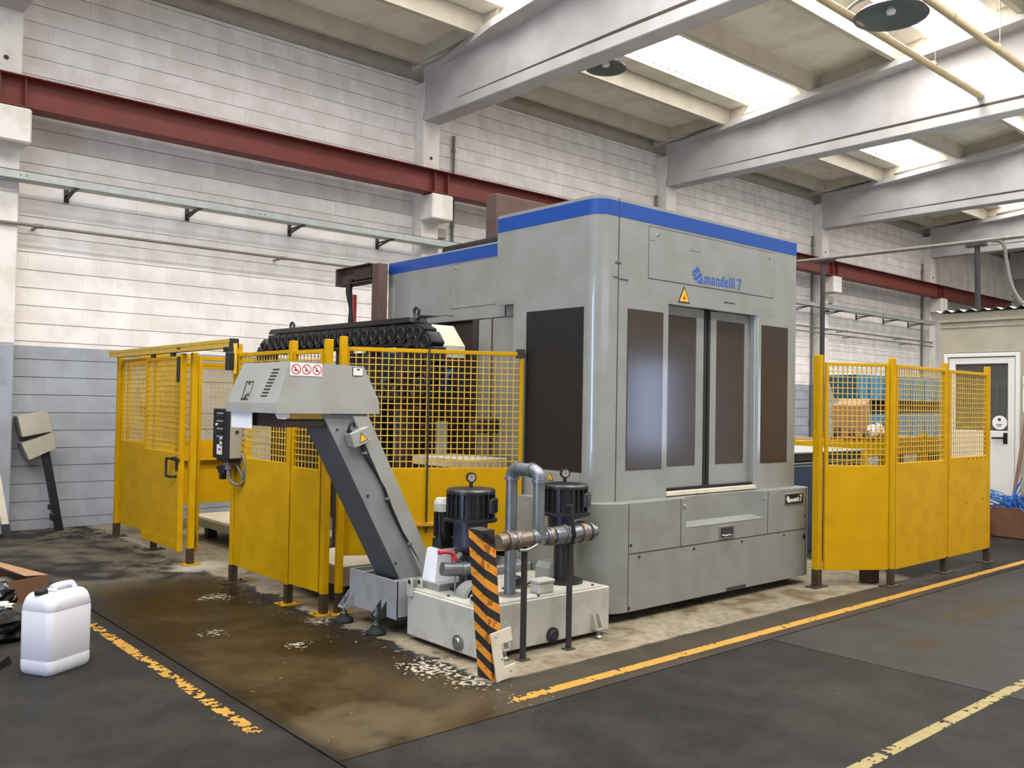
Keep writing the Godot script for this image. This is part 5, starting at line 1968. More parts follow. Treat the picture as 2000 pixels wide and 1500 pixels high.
	bx(st, Vector3(3.41, 0.3, -9.2), Vector3(3.44, 1.9, -9.1))
	put("frame", st, M.yellow, t)
	# control pendant
	t = thing("control_pendant", "beige control box with a black button panel fixed on the fence post by the gate", "control box")
	st = mb()
	bx(st, Vector3(2.955, 1.02, -7.075), Vector3(3.062, 1.415, -6.80), 0.008)
	put("housing", st, M.booth, t)
	st = mb()
	bx(st, Vector3(2.938, 1.018, -7.085), Vector3(2.957, 1.418, -6.795), 0.004)
	var face := put("button_panel", st, M.black, t)
	for i in 4:
		st = mb()
		bx(st, Vector3(2.936, 1.375 - 0.062 * i, -7.01), Vector3(2.94, 1.387 - 0.062 * i, -6.89))
		put("label_strip", st, M.galv, face)
		for k in 3:
			st = mb()
			cyl(st, Vector3(2.938, 1.352 - 0.062 * i, -7.0 + k * 0.05), Vector3(2.925, 1.352 - 0.062 * i, -7.0 + k * 0.05), 0.010, -1, 12)
			put("button", st, M.white if i == 1 and k == 0 else M.dark_steel, face)
	st = mb()
	bx(st, Vector3(2.9365, 1.05, -7.0), Vector3(2.94, 1.13, -6.90))
	bx(st, Vector3(2.9365, 1.12, -6.945), Vector3(2.94, 1.19, -6.90))
	put("white_label", st, M.sign_white, face)
	st = mb()
	bx(st, Vector3(2.935, 1.085, -6.97), Vector3(2.9375, 1.10, -6.92))
	put("red_print", st, M.red_print, face)
	st = mb()
	cyl(st, Vector3(3.015, 1.235, -6.80), Vector3(3.015, 1.235, -6.79), 0.013, -1, 14)
	put("lock", st, M.dark_steel, t)
	st = mb()
	bx(st, Vector3(2.956, 0.99, -7.05), Vector3(3.06, 1.02, -6.83), 0.004)
	put("bottom_flange", st, M.black, t)
	st = mb()
	cyl(st, Vector3(3.0, 0.99, -6.9), Vector3(3.0, 0.93, -6.9), 0.032, -1, 16)
	cyl(st, Vector3(3.0, 0.93, -6.9), Vector3(3.0, 0.885, -6.9), 0.02, -1, 12)
	put("plug", st, M.conduit, t)
	st = mb()
	tube(st, curve([Vector3(3.0, 0.90, -6.9), Vector3(3.01, 0.84, -6.88), Vector3(3.05, 0.81, -6.82), Vector3(3.08, 0.86, -6.76), Vector3(3.07, 0.98, -6.76), Vector3(3.07, 1.05, -6.80)], 7), 0.013, 8)
	tube(st, curve([Vector3(3.04, 0.99, -6.88), Vector3(3.06, 0.90, -6.80), Vector3(3.07, 0.86, -6.79), Vector3(3.08, 0.95, -6.77), Vector3(3.08, 1.03, -6.79)], 6), 0.010, 8)
	put("cable", st, M.conduit, t)
	t = thing("gate_interlock", "small black interlock switch below the control pendant", "switch")
	st = mb()
	bx(st, Vector3(3.0, 0.885, -7.12), Vector3(3.06, 0.955, -7.01), 0.006)
	bx(st, Vector3(2.99, 0.84, -7.07), Vector3(3.04, 0.89, -7.03), 0.004)
	cyl(st, Vector3(3.02, 0.93, -7.12), Vector3(3.02, 0.93, -7.15), 0.02, -1, 12)
	put("switch_body", st, M.black, t)

	# fence on the right of the machine
	var rp := "fence posts right of the machine"
	var rl := "fence panels right of the machine"
	fence_post("tall wide yellow fence post against the end of the machine", Vector3(6.905, 0, -3.985), 1.955, 0.062, rp)
	fence_post("yellow fence post between the angled panel and the middle panel", Vector3(7.465, 0, -3.62), 1.945, 0.05, rp)
	fence_post("yellow fence post between the middle panel and the end panel", Vector3(8.505, 0, -3.62), 1.945, 0.05, rp)
	fence_post("yellow end post of the fence near the booth door", Vector3(9.455, 0, -3.61), 1.95, 0.05, rp)
	fence_panel("yellow fence panel set at an angle next to the machine end", Vector3(6.945, 0, -3.945), Vector3(7.435, 0, -3.635), 0.14, 1.025, 1.895, rl)
	fence_panel("middle yellow fence panel in front of the blue skip", Vector3(7.495, 0, -3.605), Vector3(8.475, 0, -3.605), 0.14, 1.045, 1.89, rl)
	var last := fence_panel("end yellow fence panel in front of the booth door", Vector3(8.535, 0, -3.60), Vector3(9.425, 0, -3.60), 0.14, 1.065, 1.885, rl)
	for q in [[0.38, 0.62], [0.77, 0.64], [0.42, 1.045], [0.52, 1.045], [0.62, 1.045], [0.72, 1.045], [0.82, 1.045]]:
		st = mb()
		cyl(st, Vector3(q[0], q[1], 0.015), Vector3(q[0], q[1], 0.0165), 0.009, -1, 10)
		put("hole", st, M.pit, last)
	t = thing("stub_post", "short dark post foot standing behind the angled fence panel", "post")
	st = mb()
	bx(st, Vector3(7.40, 0.0, -3.87), Vector3(7.53, 0.5, -3.75), 0.006)
	put("stub", st, M.foot, t)


# ---------------------------------------------------------------- left corner of the hall
func left_corner() -> void:
	# jerrycan: lofted from rounded sections
	var t := thing("jerrycan", "white plastic jerrycan with a black screw cap standing on the floor", "jerrycan", Vector3(1.362, 0, -5.353), deg_to_rad(-60.0))
	var st := mb()
	var hw := 0.112
	var hd := 0.150
	var prof := [[0.0, 0.86, 0.03], [0.012, 0.95, 0.035], [0.035, 1.0, 0.038], [0.075, 1.0, 0.038], [0.08, 0.985, 0.038], [0.084, 0.985, 0.038], [0.088, 1.0, 0.038], [0.335, 1.0, 0.038], [0.339, 0.985, 0.038], [0.343, 0.985, 0.038], [0.347, 1.0, 0.038], [0.385, 0.985, 0.055], [0.410, 0.93, 0.06], [0.425, 0.83, 0.06], [0.430, 0.72, 0.05]]
	var rings := []
	for p in prof:
		var ring := []
		var inset: float = (1.0 - p[1]) * hw
		for v in rounded(Vector2(-hw + inset, -hd + inset), Vector2(hw - inset, hd - inset), [p[2], p[2], p[2], p[2]], 7):
			ring.append(Vector3(v.x, p[0], v.y))
		rings.append(ring)
	st.set_smooth_group(1)
	for i in rings.size() - 1:
		for k in rings[i].size():
			var k2: int = (k + 1) % rings[i].size()
			var m: Vector3 = (rings[i][k] + rings[i + 1][k2]) * 0.5
			quad(st, rings[i][k], rings[i][k2], rings[i + 1][k2], rings[i + 1][k], Vector3(m.x / hw, (m.y - 0.21) * 0.5, m.z / hd))
	for e in [0, rings.size() - 1]:
		var c := Vector3(0, prof[e][0], 0)
		for k in rings[e].size():
			tri(st, c, rings[e][k], rings[e][(k + 1) % rings[e].size()], Vector3(0, -1 if e == 0 else 1, 0))
	st.set_smooth_group(-1)
	put("body", st, M.jerry, t)
	st = mb()
	bx(st, Vector3(-0.028, 0.425, -0.115), Vector3(0.028, 0.448, -0.085), 0.008)
	bx(st, Vector3(-0.030, 0.425, 0.02), Vector3(0.030, 0.448, 0.055), 0.010)
	var grip := [Vector3(0, 0.435, -0.105), Vector3(0, 0.452, -0.09), Vector3(0, 0.455, 0.0), Vector3(0, 0.446, 0.04)]
	tube(st, curve(grip, 5), 0.017, 12)
	put("handle", st, M.jerry, t)
	st = mb()
	cyl(st, Vector3(-0.0, 0.405, 0.105), Vector3(0.0, 0.428, 0.107), 0.036, 0.034, 20)
	put("neck", st, M.jerry, t)
	st = mb()
	lathe(st, Transform3D(Basis(Vector3.RIGHT, 0.16), Vector3(0, 0.424, 0.107)), [Vector2(0.0, 0.0), Vector2(0.031, 0.0), Vector2(0.032, 0.024), Vector2(0.029, 0.029), Vector2(0.0, 0.029)], 26)
	for i in 26:
		bx(st, Vector3(0.0305, 0.002, -0.0018), Vector3(0.0335, 0.024, 0.0018), 0.0, Transform3D(Basis(Vector3.RIGHT, 0.16) * Basis(Vector3.UP, TAU * i / 26), Vector3(0, 0.424, 0.107)))
	put("screw_cap", st, M.rubber, t)
	# leaning box on its post
	t = thing("leaning_stand", "beige two-part box on a black post leaning against the block wall", "stand")
	st = mb()
	hull8(st, [Vector3(2.795, 0.0, -10.80), Vector3(2.715, 0.0, -10.80), Vector3(2.715, 0.0, -10.86), Vector3(2.795, 0.0, -10.86)], [Vector3(2.625, 0.90, -10.80), Vector3(2.545, 0.90, -10.80), Vector3(2.545, 0.90, -10.86), Vector3(2.625, 0.90, -10.86)])
	put("post", st, M.black, t)
	st = mb()
	bx(st, Vector3(2.62, 0.24, -10.80), Vector3(2.655, 0.30, -10.75), 0.008)
	bx(st, Vector3(2.64, 0.12, -10.80), Vector3(2.69, 0.20, -10.74), 0.01)
	put("clamp", st, M.black, t)
	st = mb()
	tilted(st, [Vector2(2.344, 1.047), Vector2(2.638, 1.106), Vector2(2.580, 1.327), Vector2(2.293, 1.269)])
	put("upper_box", st, M.booth, t)
	st = mb()
	tilted(st, [Vector2(2.416, 0.795), Vector2(2.680, 0.918), Vector2(2.643, 1.095), Vector2(2.338, 0.975)])
	put("lower_box", st, M.booth, t)
	t = thing("plank", "pale worn plank with a dark end leaning at the left edge of the wall", "plank")
	st = mb()
	hull8(st, [Vector3(2.20, 0.12, -10.56), Vector3(2.135, 0.12, -10.56), Vector3(2.135, 0.12, -10.60), Vector3(2.20, 0.12, -10.60)], [Vector3(2.02, 1.28, -10.68), Vector3(1.955, 1.28, -10.68), Vector3(1.955, 1.28, -10.72), Vector3(2.02, 1.28, -10.72)])
	put("board", st, M.cream, t)
	st = mb()
	hull8(st, [Vector3(2.225, 0.0, -10.54), Vector3(2.15, 0.0, -10.54), Vector3(2.15, 0.0, -10.61), Vector3(2.225, 0.0, -10.61)], [Vector3(2.20, 0.14, -10.55), Vector3(2.13, 0.14, -10.55), Vector3(2.13, 0.14, -10.61), Vector3(2.20, 0.14, -10.61)])
	put("dark_end", st, M.dark_steel, t)
	t = thing("metal_sheet", "grey-beige upright sheet standing against the column at the left edge", "sheet")
	st = mb()
	bx(st, Vector3(1.85, 0.0, -10.74), Vector3(2.07, 1.29, -10.705), 0.003)
	put("sheet", st, M.booth, t)
	# carton with rubbish behind the jerrycan
	t = thing("cardboard_box", "open brown cardboard box with rubbish behind the jerrycan", "box", Vector3(1.30, 0, -7.42), deg_to_rad(24))
	for q in [[Vector3(-0.40, 0, 0.34), Vector3(0.38, 0.17, 0.347)], [Vector3(-0.40, 0, -0.347), Vector3(0.38, 0.17, -0.34)], [Vector3(0.373, 0, -0.34), Vector3(0.38, 0.17, 0.34)], [Vector3(-0.40, 0, -0.34), Vector3(-0.393, 0.17, 0.34)], [Vector3(-0.40, 0, -0.34), Vector3(0.38, 0.006, 0.34)]]:
		st = mb()
		bx(st, q[0], q[1])
		put("side", st, M.card_dark, t)
	st = mb()
	hull8(st, [Vector3(0.375, 0.168, -0.34), Vector3(0.375, 0.168, 0.34), Vector3(0.38, 0.168, 0.34), Vector3(0.38, 0.168, -0.34)], [Vector3(0.16, 0.30, -0.33), Vector3(0.20, 0.185, 0.33), Vector3(0.205, 0.19, 0.33), Vector3(0.165, 0.305, -0.33)])
	put("flap", st, M.card, t)
	t = thing("rubbish", "torn grey wrapping lying in the cardboard box", "rubbish", Vector3(1.30, 0.02, -7.42), deg_to_rad(24))
	crumple("wrapping", t, Vector3(0.0, 0.06, 0.05), Vector3(0.30, 0.08, 0.22), M.conduit, 3)
	crumple("dark_wrapping", t, Vector3(-0.1, 0.05, 0.1), Vector3(0.22, 0.09, 0.16), M.bag, 5)
	t = thing("plastic_bag", "shiny black plastic rubbish bag lying behind the jerrycan", "bag", Vector3(1.17, 0, -6.25))
	crumple("bag", t, Vector3(-0.02, 0.085, 0), Vector3(0.27, 0.10, 0.25), M.bag, 8)
	crumple("knot", t, Vector3(0.07, 0.19, -0.28), Vector3(0.15, 0.10, 0.12), M.bag, 9)
	t = thing("paper_scrap", "crumpled pale paper lying on the black plastic bag", "paper", Vector3(1.16, 0.17, -6.3))
	crumple("paper", t, Vector3(0.0, 0.015, 0.0), Vector3(0.17, 0.022, 0.10), M.paper, 12)
	t = thing("black_offcut", "long black strip lying on the floor beside the jerrycan", "strip")
	st = mb()
	hull8(st, [Vector3(1.06, 0.0, -5.42), Vector3(1.20, 0.0, -5.60), Vector3(0.92, 0.0, -5.55), Vector3(0.84, 0.0, -5.42)], [Vector3(1.06, 0.03, -5.43), Vector3(1.18, 0.05, -5.58), Vector3(0.92, 0.03, -5.54), Vector3(0.86, 0.02, -5.43)])
	put("strip", st, M.rubber, t)


func tilted(st: SurfaceTool, f: Array) -> void:   # a box with the given front outline, reaching back almost to the wall
	var front := []
	var back := []
	for p in f:
		front.append(Vector3(p.x, p.y, -10.75))
		back.append(Vector3(p.x, p.y, -10.97))
	hull8(st, front, back)


func crumple(called: String, parent: Node, c: Vector3, r: Vector3, m: Material, seed_: int) -> void:
	var st := mb()
	var f := FastNoiseLite.new()
	f.seed = seed_
	f.frequency = 1.6
	f.fractal_octaves = 3
	var n := 26
	var k := 14
	var P := []
	for i in k + 1:
		var row := []
		for j in n:
			var a := PI * i / k
			var b := TAU * j / n
			var d := Vector3(sin(a) * cos(b), cos(a), sin(a) * sin(b))
			var s := 1.0 + 0.45 * f.get_noise_3dv(d * 1.3) + 0.25 * absf(f.get_noise_3dv(d * 3.5))
			var p := c + d * r * s
			p.y = maxf(p.y, 0.003 + (0.0 if parent.position.y < 0.1 else -0.02))
			row.append(p)
		P.append(row)
	for i in k:
		for j in n:
			var j2 := (j + 1) % n
			var m2: Vector3 = (P[i][j] + P[i + 1][j2]) * 0.5 - c
			if i > 0:
				tri(st, P[i][j], P[i][j2], P[i + 1][j2], m2)
			if i < k - 1:
				tri(st, P[i][j], P[i + 1][j2], P[i + 1][j], m2)
	put(called, st, m, parent)


# ---------------------------------------------------------------- behind the right fence
func right_background() -> void:
	var t := thing("pallet_table", "dark blue pallet changer table with a grey top beside the machine", "table")
	var st := mb()
	bx(st, Vector3(7.2, 1.03, -5.9), Vector3(9.69, 1.052, -5.0), 0.004)
	put("top", st, M.galv, t)
	st = mb()
	bx(st, Vector3(7.25, 0.95, -5.85), Vector3(9.66, 1.03, -5.02), 0.004)
	put("black_band", st, M.black, t)
	st = mb()
	bx(st, Vector3(7.22, 0.925, -5.87), Vector3(9.67, 0.94, -4.995))
	bx(st, Vector3(7.22, 0.895, -5.87), Vector3(9.67, 0.905, -4.995))
	put("chrome_rail", st, M.chrome, t)
	st = mb()
	bx(st, Vector3(7.25, 0.0, -5.8), Vector3(8.8, 0.93, -5.0), 0.006)
	put("base", st, M.navy, t)
	# conveyor frame
	t = thing("roller_conveyor", "long yellow roller conveyor frame behind the right fence", "conveyor")
	for z in [-6.02, -6.62]:
		st = mb()
		bx(st, Vector3(7.3, 0.86, z - 0.025), Vector3(14.2, 1.10, z + 0.025), 0.004)
		put("side_beam", st, M.yellow, t)
	for x in [9.8, 11.6, 13.4]:
		for z in [-6.02, -6.62]:
			st = mb()
			bx(st, Vector3(x - 0.05, 0, z - 0.045), Vector3(x + 0.05, 1.16, z + 0.045), 0.004)
			put("leg", st, M.yellow, t)
	for i in 34:
		st = mb()
		cyl(st, Vector3(9.0 + i * 0.15, 1.06, -6.6), Vector3(9.0 + i * 0.15, 1.06, -6.04), 0.03, -1, 12)
		put("roller", st, M.steel, t)
	t = thing("carton", "brown cardboard carton tilted on the yellow conveyor behind the fence", "carton")
	var xf := Transform3D(Basis(Vector3.UP, 0.35) * Basis(Vector3(0, 0, 1), deg_to_rad(6)), Vector3(11.85, 1.12, -6.33))
	st = mb()
	bx(st, Vector3(-0.33, 0, -0.2), Vector3(0.33, 0.47, 0.2), 0.006, xf)
	put("body", st, M.card, t)
	st = mb()
	bx(st, Vector3(0.34, 0.02, -0.21), Vector3(0.46, 0.49, 0.19), 0.004, xf)
	put("loose_flap", st, M.cream, t)
	t = thing("scrap_parts", "rusty wheels and scrap metal heaped below the tilted carton", "scrap", Vector3(11.55, 1.09, -6.15))
	for q in [[-0.42, 0.08, 0.0, 0.10], [-0.22, 0.06, 0.1, 0.08], [0.3, 0.05, 0.12, 0.07], [0.6, 0.06, 0.0, 0.08], [0.05, 0.05, 0.15, 0.07]]:
		st = mb()
		cyl(st, Vector3(q[0], q[1], q[2] - 0.03), Vector3(q[0] + 0.02, q[1], q[2] + 0.03), q[3], -1, 16)
		put("wheel", st, M.rust_dark, t)
	for i in 7:
		st = mb()
		bx(st, Vector3(-0.5 + 0.18 * i, 0.0, -0.05), Vector3(-0.38 + 0.18 * i, 0.05, 0.17), 0.01)
		put("block", st, M.amber, t)
	crumple("foil", t, Vector3(0.25, 0.12, 0.15), Vector3(0.09, 0.08, 0.05), M.white, 31)
	crumple("wrap", t, Vector3(0.65, 0.12, 0.05), Vector3(0.10, 0.09, 0.06), M.cream, 32)
	# blue skips
	for k in 2:
		t = thing("skip", ["lower blue steel skip under the other one behind the fence", "upper blue steel skip with flared sides stacked behind the fence"][k], "skip")
		var y0: float = [0.80, 1.66][k]
		var y1: float = [1.42, 2.06][k]
		st = mb()
		var fl := 0.22 if k == 1 else 0.06
		hull8(st, [Vector3(13.95, y0, -7.75), Vector3(17.2, y0, -7.75), Vector3(17.2, y0, -7.2), Vector3(13.75, y0, -7.2)], [Vector3(14.0 - fl, y1, -7.8), Vector3(17.4, y1 + 0.04, -7.8), Vector3(17.4, y1 + 0.04, -7.15), Vector3(13.75 - fl, y1, -7.15)])
		put("tub", st, M.skip_blue, t)
		for i in 7:
			st = mb()
			bx(st, Vector3(14.0 + i * 0.5, y0 + 0.02, -7.2), Vector3(14.06 + i * 0.5, y1 - 0.05, -7.14))
			put("rib", st, M.skip_blue, t)
		st = mb()
		bx(st, Vector3(14.1, y0 - 0.05 - k * 0.19, -7.7), Vector3(17.0, y0, -7.3))
		put("fork_channel", st, M.pit, t)
	t = thing("steel_rack", "dark steel frame carrying the blue skips behind the fence", "rack")
	for x in [13.9, 15.4, 16.9]:
		st = mb()
		bx(st, Vector3(x, 0, -7.7), Vector3(x + 0.1, 0.75, -7.3))
		put("support", st, M.dark_steel, t)
	# booth
	t = thing("booth", "beige workshop booth with a corrugated roof at the right edge", "booth")
	st = mb()
	var X := 12.0
	bx(st, Vector3(X, 0, -5.165), Vector3(X + 0.06, 2.70, -5.11))
	bx(st, Vector3(X, 2.26, -5.11), Vector3(X + 0.06, 2.70, -4.19))
	bx(st, Vector3(X, 0, -4.19), Vector3(X + 0.06, 2.70, -1.6))
	bx(st, Vector3(X + 0.06, 0, -5.165), Vector3(15.0, 2.70, -5.11))
	bx(st, Vector3(X + 0.06, 0, -1.66), Vector3(15.0, 2.70, -1.6))
	bx(st, Vector3(14.94, 0, -5.11), Vector3(15.0, 2.70, -1.66))
	put("wall_panel", st, M.booth, t)
	st = mb()
	bx(st, Vector3(X - 0.03, 2.66, -5.19), Vector3(15.0, 2.70, -1.55), 0.004)
	bx(st, Vector3(X - 0.02, 2.70, -5.18), Vector3(15.0, 2.78, -1.55), 0.004)
	bx(st, Vector3(X - 0.012, 2.585, -5.175), Vector3(X + 0.02, 2.605, -1.6), 0.002)
	put("roof_edge", st, M.booth, t)
	st = mb()
	var steps := 150
	st.set_smooth_group(1)
	for i in steps:
		var za := lerpf(-5.2, -1.55, float(i) / steps)
		var zb := lerpf(-5.2, -1.55, float(i + 1) / steps)
		var ya := 2.805 + 0.02 * sin(za * TAU / 0.15)
		var yb := 2.805 + 0.02 * sin(zb * TAU / 0.15)
		quad(st, Vector3(X - 0.08, ya, za), Vector3(X - 0.08, yb, zb), Vector3(15.0, yb + 0.08, zb), Vector3(15.0, ya + 0.08, za), Vector3.UP)
	put("corrugated_roof", st, M.galv, t)
	# its door
	st = mb()
	bx(st, Vector3(X - 0.03, 0.0, -5.11), Vector3(X + 0.05, 2.25, -5.06), 0.004)
	bx(st, Vector3(X - 0.03, 0.0, -4.24), Vector3(X + 0.05, 2.25, -4.19), 0.004)
	bx(st, Vector3(X - 0.03, 2.20, -5.06), Vector3(X + 0.05, 2.25, -4.24), 0.004)
	put("door_frame", st, M.door_white, t)
	st = mb()
	bx(st, Vector3(X - 0.015, 0.02, -5.05), Vector3(X + 0.03, 1.26, -4.25), 0.004)
	bx(st, Vector3(X - 0.015, 1.26, -5.05), Vector3(X + 0.03, 2.19, -4.97), 0.004)
	bx(st, Vector3(X - 0.015, 1.26, -4.33), Vector3(X + 0.03, 2.19, -4.25), 0.004)
	bx(st, Vector3(X - 0.015, 2.11, -4.97), Vector3(X + 0.03, 2.19, -4.33), 0.004)
	var door := put("door", st, M.door_white, t)
	st = mb()
	bx(st, Vector3(X + 0.002, 1.26, -4.97), Vector3(X + 0.008, 2.11, -4.33))
	put("pane", st, M.pane, door)
	st = mb()
	cyl(st, Vector3(X - 0.02, 1.18, -4.36), Vector3(X - 0.06, 1.18, -4.36), 0.016, -1, 12)
	tube(st, [Vector3(X - 0.06, 1.175, -4.355), Vector3(X - 0.062, 1.172, -4.42), Vector3(X - 0.06, 1.17, -4.50)], 0.014, 10)
	bx(st, Vector3(X - 0.022, 1.10, -4.38), Vector3(X - 0.014, 1.24, -4.33), 0.002)
	put("handle", st, M.black, door)
	st = mb()
	cyl(st, Vector3(X - 0.001, 1.365, -4.43), Vector3(X + 0.003, 1.365, -4.43), 0.088, -1, 32)
	put("round_sticker", st, M.white, door)
	st = mb()
	bx(st, Vector3(X - 0.0025, 1.385, -4.45), Vector3(X, 1.42, -4.415))
	bx(st, Vector3(X - 0.0025, 1.335, -4.47), Vector3(X, 1.345, -4.40))
	bx(st, Vector3(X - 0.0025, 1.315, -4.46), Vector3(X, 1.322, -4.41))
	put("sticker_print", st, M.dark_steel, door)
	t = thing("cabinet", "grey slatted cabinet seen inside the booth through the door glass", "cabinet")
	st = mb()
	bx(st, Vector3(12.9, 0, -5.0), Vector3(13.4, 1.95, -4.5), 0.006)
	put("body", st, M.grey_dirty, t)
	st = mb()
	for i in 7:
		bx(st, Vector3(12.89, 1.1, -4.97 + 0.065 * i), Vector3(12.90, 1.85, -4.94 + 0.065 * i))
	put("slat", st, M.dark_steel, t)
	t = thing("paper_notice", "white printed notice with red lines on the booth wall beside the door", "notice")
	st = mb()
	bx(st, Vector3(X - 0.006, 1.50, -4.16), Vector3(X - 0.001, 1.95, -3.84))
	put("sheet", st, M.sign_white, t)
	st = mb()
	for y in [1.80, 1.83]:
		bx(st, Vector3(X - 0.0075, y, -4.155), Vector3(X - 0.005, y + 0.012, -3.845))
	put("red_line", st, M.red_print, t)
	st = mb()
	for i in 8:
		bx(st, Vector3(X - 0.0075, 1.75 - 0.028 * i, -4.12), Vector3(X - 0.005, 1.758 - 0.028 * i, -3.90))
	put("text_line", st, M.conduit, t)
	t = thing("broom_handle", "brown wooden pole leaning against the booth wall", "pole")
	st = mb()
	cyl(st, Vector3(11.75, 0.12, -4.22), Vector3(11.965, 1.50, -4.10), 0.022, -1, 10)
	put("pole", st, M.wood, t)
	# strapping waste in a carton
	t = thing("carton", "low brown carton full of blue strapping in front of the booth", "carton")
	st = mb()
	bx(st, Vector3(11.45, 0, -4.38), Vector3(11.46, 0.36, -3.70))
	bx(st, Vector3(11.95, 0, -4.38), Vector3(11.96, 0.46, -3.70))
	bx(st, Vector3(11.45, 0, -4.39), Vector3(11.96, 0.36, -4.38))
	bx(st, Vector3(11.45, 0, -3.70), Vector3(11.96, 0.36, -3.69))
	bx(st, Vector3(11.45, 0, -4.38), Vector3(11.96, 0.01, -3.70))
	put("body", st, M.card_dark, t)
	st = mb()
	hull8(st, [Vector3(11.95, 0.36, -4.3), Vector3(11.95, 0.36, -3.7), Vector3(11.96, 0.36, -3.7), Vector3(11.96, 0.36, -4.3)], [Vector3(11.985, 0.55, -4.1), Vector3(11.985, 0.55, -3.65), Vector3(11.99, 0.55, -3.65), Vector3(11.99, 0.55, -4.1)])
	put("flap", st, M.card, t)
	t = thing("strapping", "tangle of blue plastic strapping spilling out of the carton", "strapping")
	st = mb()
	for i in 60:
		var a := rng.randf_range(-0.5, 0.5)
		var p0 := Vector3(11.7 + rng.randf_range(-0.15, 0.15), 0.30 + rng.randf_range(-0.05, 0.08), -4.05 + rng.randf_range(-0.2, 0.3))
		var p1 := p0 + Vector3(rng.randf_range(-0.25, 0.1), rng.randf_range(0.05, 0.2), -0.15 + a * 0.5)
		var p2 := p1 + Vector3(rng.randf_range(-0.2, 0.05), rng.randf_range(-0.12, 0.12), rng.randf_range(-0.25, 0.2))
		if i % 9 == 0:
			p2.y += 0.18
		tube(st, curve([p0, p1, p2], 4), 0.006, 5)
	tag(put("strands", st, M.strap, t), "", "", "", "stuff")
	t = thing("red_packet", "small red and white packet on the floor beside the strapping carton", "packet")
	st = mb()
	bx(st, Vector3(11.25, 0.0, -4.5), Vector3(11.33, 0.30, -4.28), 0.006)
	put("body", st, M.red_print, t)
	st = mb()
	bx(st, Vector3(11.248, 0.10, -4.48), Vector3(11.25, 0.14, -4.30))
	bx(st, Vector3(11.248, 0.24, -4.48), Vector3(11.25, 0.27, -4.30))
	put("white_band", st, M.white, t)
	# poles and the pipe they carry
	t = thing("service_pole", "tall thin black pole rising behind the right fence", "pole")
	st = mb()
	cyl(st, Vector3(12.05, 0.0, -6.9), Vector3(12.05, 3.70, -6.9), 0.034, -1, 12)
	put("pole", st, M.dark_steel, t)
	st = mb()
	bx(st, Vector3(12.0, 3.66, -7.02), Vector3(12.1, 3.70, -6.72), 0.004)
	cyl(st, Vector3(12.05, 2.95, -6.9), Vector3(12.13, 2.95, -6.84), 0.02, -1, 8)
	put("bracket", st, M.dark_steel, t)
	t = thing("service_pole", "short black pole standing on the booth roof", "pole")
	st = mb()
	cyl(st, Vector3(12.08, 2.80, -4.73), Vector3(12.05, 3.66, -4.73), 0.034, -1, 12)
	put("pole", st, M.dark_steel, t)
	st = mb()
	bx(st, Vector3(12.0, 3.63, -4.86), Vector3(12.1, 3.67, -4.62), 0.004)
	put("bracket", st, M.dark_steel, t)
	t = thing("overhead_pipe", "thin grey pipe carried across on the two black poles", "pipe")
	st = mb()
	cyl(st, Vector3(12.05, 3.73, -8.6), Vector3(12.05, 3.68, -2.2), 0.026, -1, 12)
	put("pipe", st, M.conduit, t)
	t = thing("hose", "grey hose hanging down from the overhead pipe to the booth roof", "hose")
	st = mb()
	tube(st, curve([Vector3(12.05, 3.69, -4.55), Vector3(12.05, 3.64, -4.42), Vector3(12.06, 3.4, -4.38), Vector3(12.06, 3.1, -4.32), Vector3(12.08, 2.9, -4.23), Vector3(12.12, 2.83, -4.15)], 7), 0.024, 8)
	put("hose_tube", st, M.conduit, t)


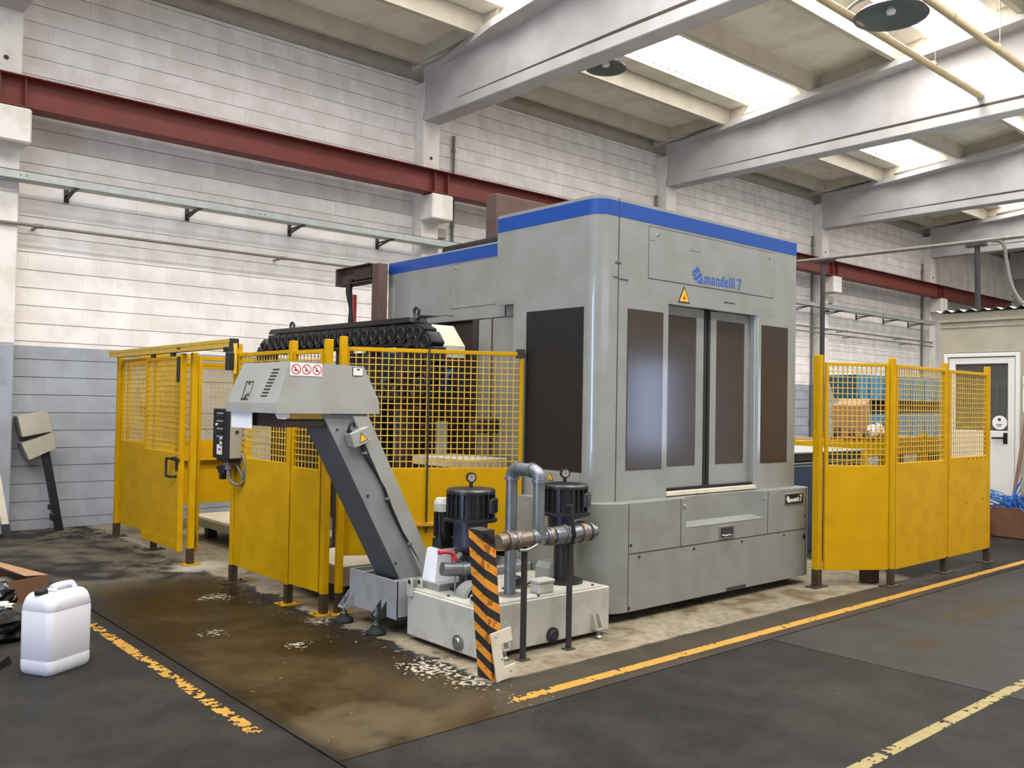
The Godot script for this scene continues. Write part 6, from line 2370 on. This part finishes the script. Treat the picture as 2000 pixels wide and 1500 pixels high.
# ---------------------------------------------------------------- under the roof
func overhead() -> void:
	var st: SurfaceTool
	var t: Node3D
	for q in [[-5.13, "old cream roof pipe with a grey end cap under the lamp", 13.18, 6.0], [-4.34, "old cream roof pipe hung on a thin rod, nearest the corner of the frame", 13.2, 6.0]]:
		t = thing("roof_pipe", q[1], "pipe")
		st = mb()
		cyl(st, Vector3(7.9, q[3] + 0.02, q[0]), Vector3(q[2], q[3] - 0.04, q[0]), 0.044, -1, 14)
		put("pipe", st, M.old_pipe, t)
		st = mb()
		cyl(st, Vector3(q[2] - 0.06, q[3] - 0.04, q[0]), Vector3(q[2] + 0.02, q[3] - 0.04, q[0]), 0.056, -1, 16)
		put("end_cap", st, M.galv, t)
		for x in [8.6, 10.3, 11.6]:
			st = mb()
			cyl(st, Vector3(x, q[3], q[0]), Vector3(x + 0.05, q[3], q[0]), 0.052, -1, 14)
			put("coupling", st, M.old_pipe, t)
		for x in [9.0, 11.7]:
			st = mb()
			cyl(st, Vector3(x, q[3], q[0]), Vector3(x, roof_y(q[0]) + 0.36, q[0]), 0.006, -1, 6)
			put("hanger_rod", st, M.steel, t)
	for q in [[Vector3(9.70, 5.94, -4.75), "large grey dish lamp hanging under the bright skylight", 0.40, -5.13], [Vector3(8.55, 5.95, -8.05), "grey dish lamp half hidden behind the roof beam", 0.27, -8.05], [Vector3(14.35, 6.05, -8.0), "small distant dish lamp beyond the second roof beam", 0.22, -8.0]]:
		var r: float = q[2]
		t = thing("pendant_lamp", q[1], "lamp", q[0])
		t.rotation = Vector3(0.0, 0.0, -0.03)
		st = mb()
		lathe(st, Transform3D.IDENTITY, [Vector2(r, 0.0), Vector2(r * 0.93, 0.035), Vector2(r * 0.62, 0.085), Vector2(r * 0.30, 0.115), Vector2(r * 0.24, 0.13), Vector2(r * 0.22, 0.19), Vector2(0.0, 0.20)], 40)
		lathe(st, Transform3D.IDENTITY, [Vector2(0.0, 0.105), Vector2(r * 0.29, 0.105), Vector2(r * 0.61, 0.076), Vector2(r * 0.92, 0.026), Vector2(r * 0.985, -0.002), Vector2(r, 0.0)], 40)
		put("shade", st, M.lamp_shade, t)
		st = mb()
		lathe(st, Transform3D.IDENTITY, [Vector2(0.0, 0.02), Vector2(0.045, 0.03), Vector2(0.055, 0.06), Vector2(0.04, 0.09), Vector2(0.03, 0.11)], 22)
		put("bulb", st, M.white, t)
		st = mb()
		cyl(st, Vector3(0, 0.19, 0), Vector3(0, 0.55 if q[3] != q[0].z else roof_y(q[0].z) + 0.36 - q[0].y, 0), 0.008, -1, 8)
		put("stem", st, M.conduit, t)
		if q[3] != q[0].z:
			st = mb()
			tube(st, curve([Vector3(0, 0.20, 0), Vector3(-0.05, 0.26, -0.1), Vector3(-0.20, 0.20, -0.28), Vector3(-0.3, 0.08, -0.38)], 6), 0.02, 8)
			put("arm", st, M.conduit, t)
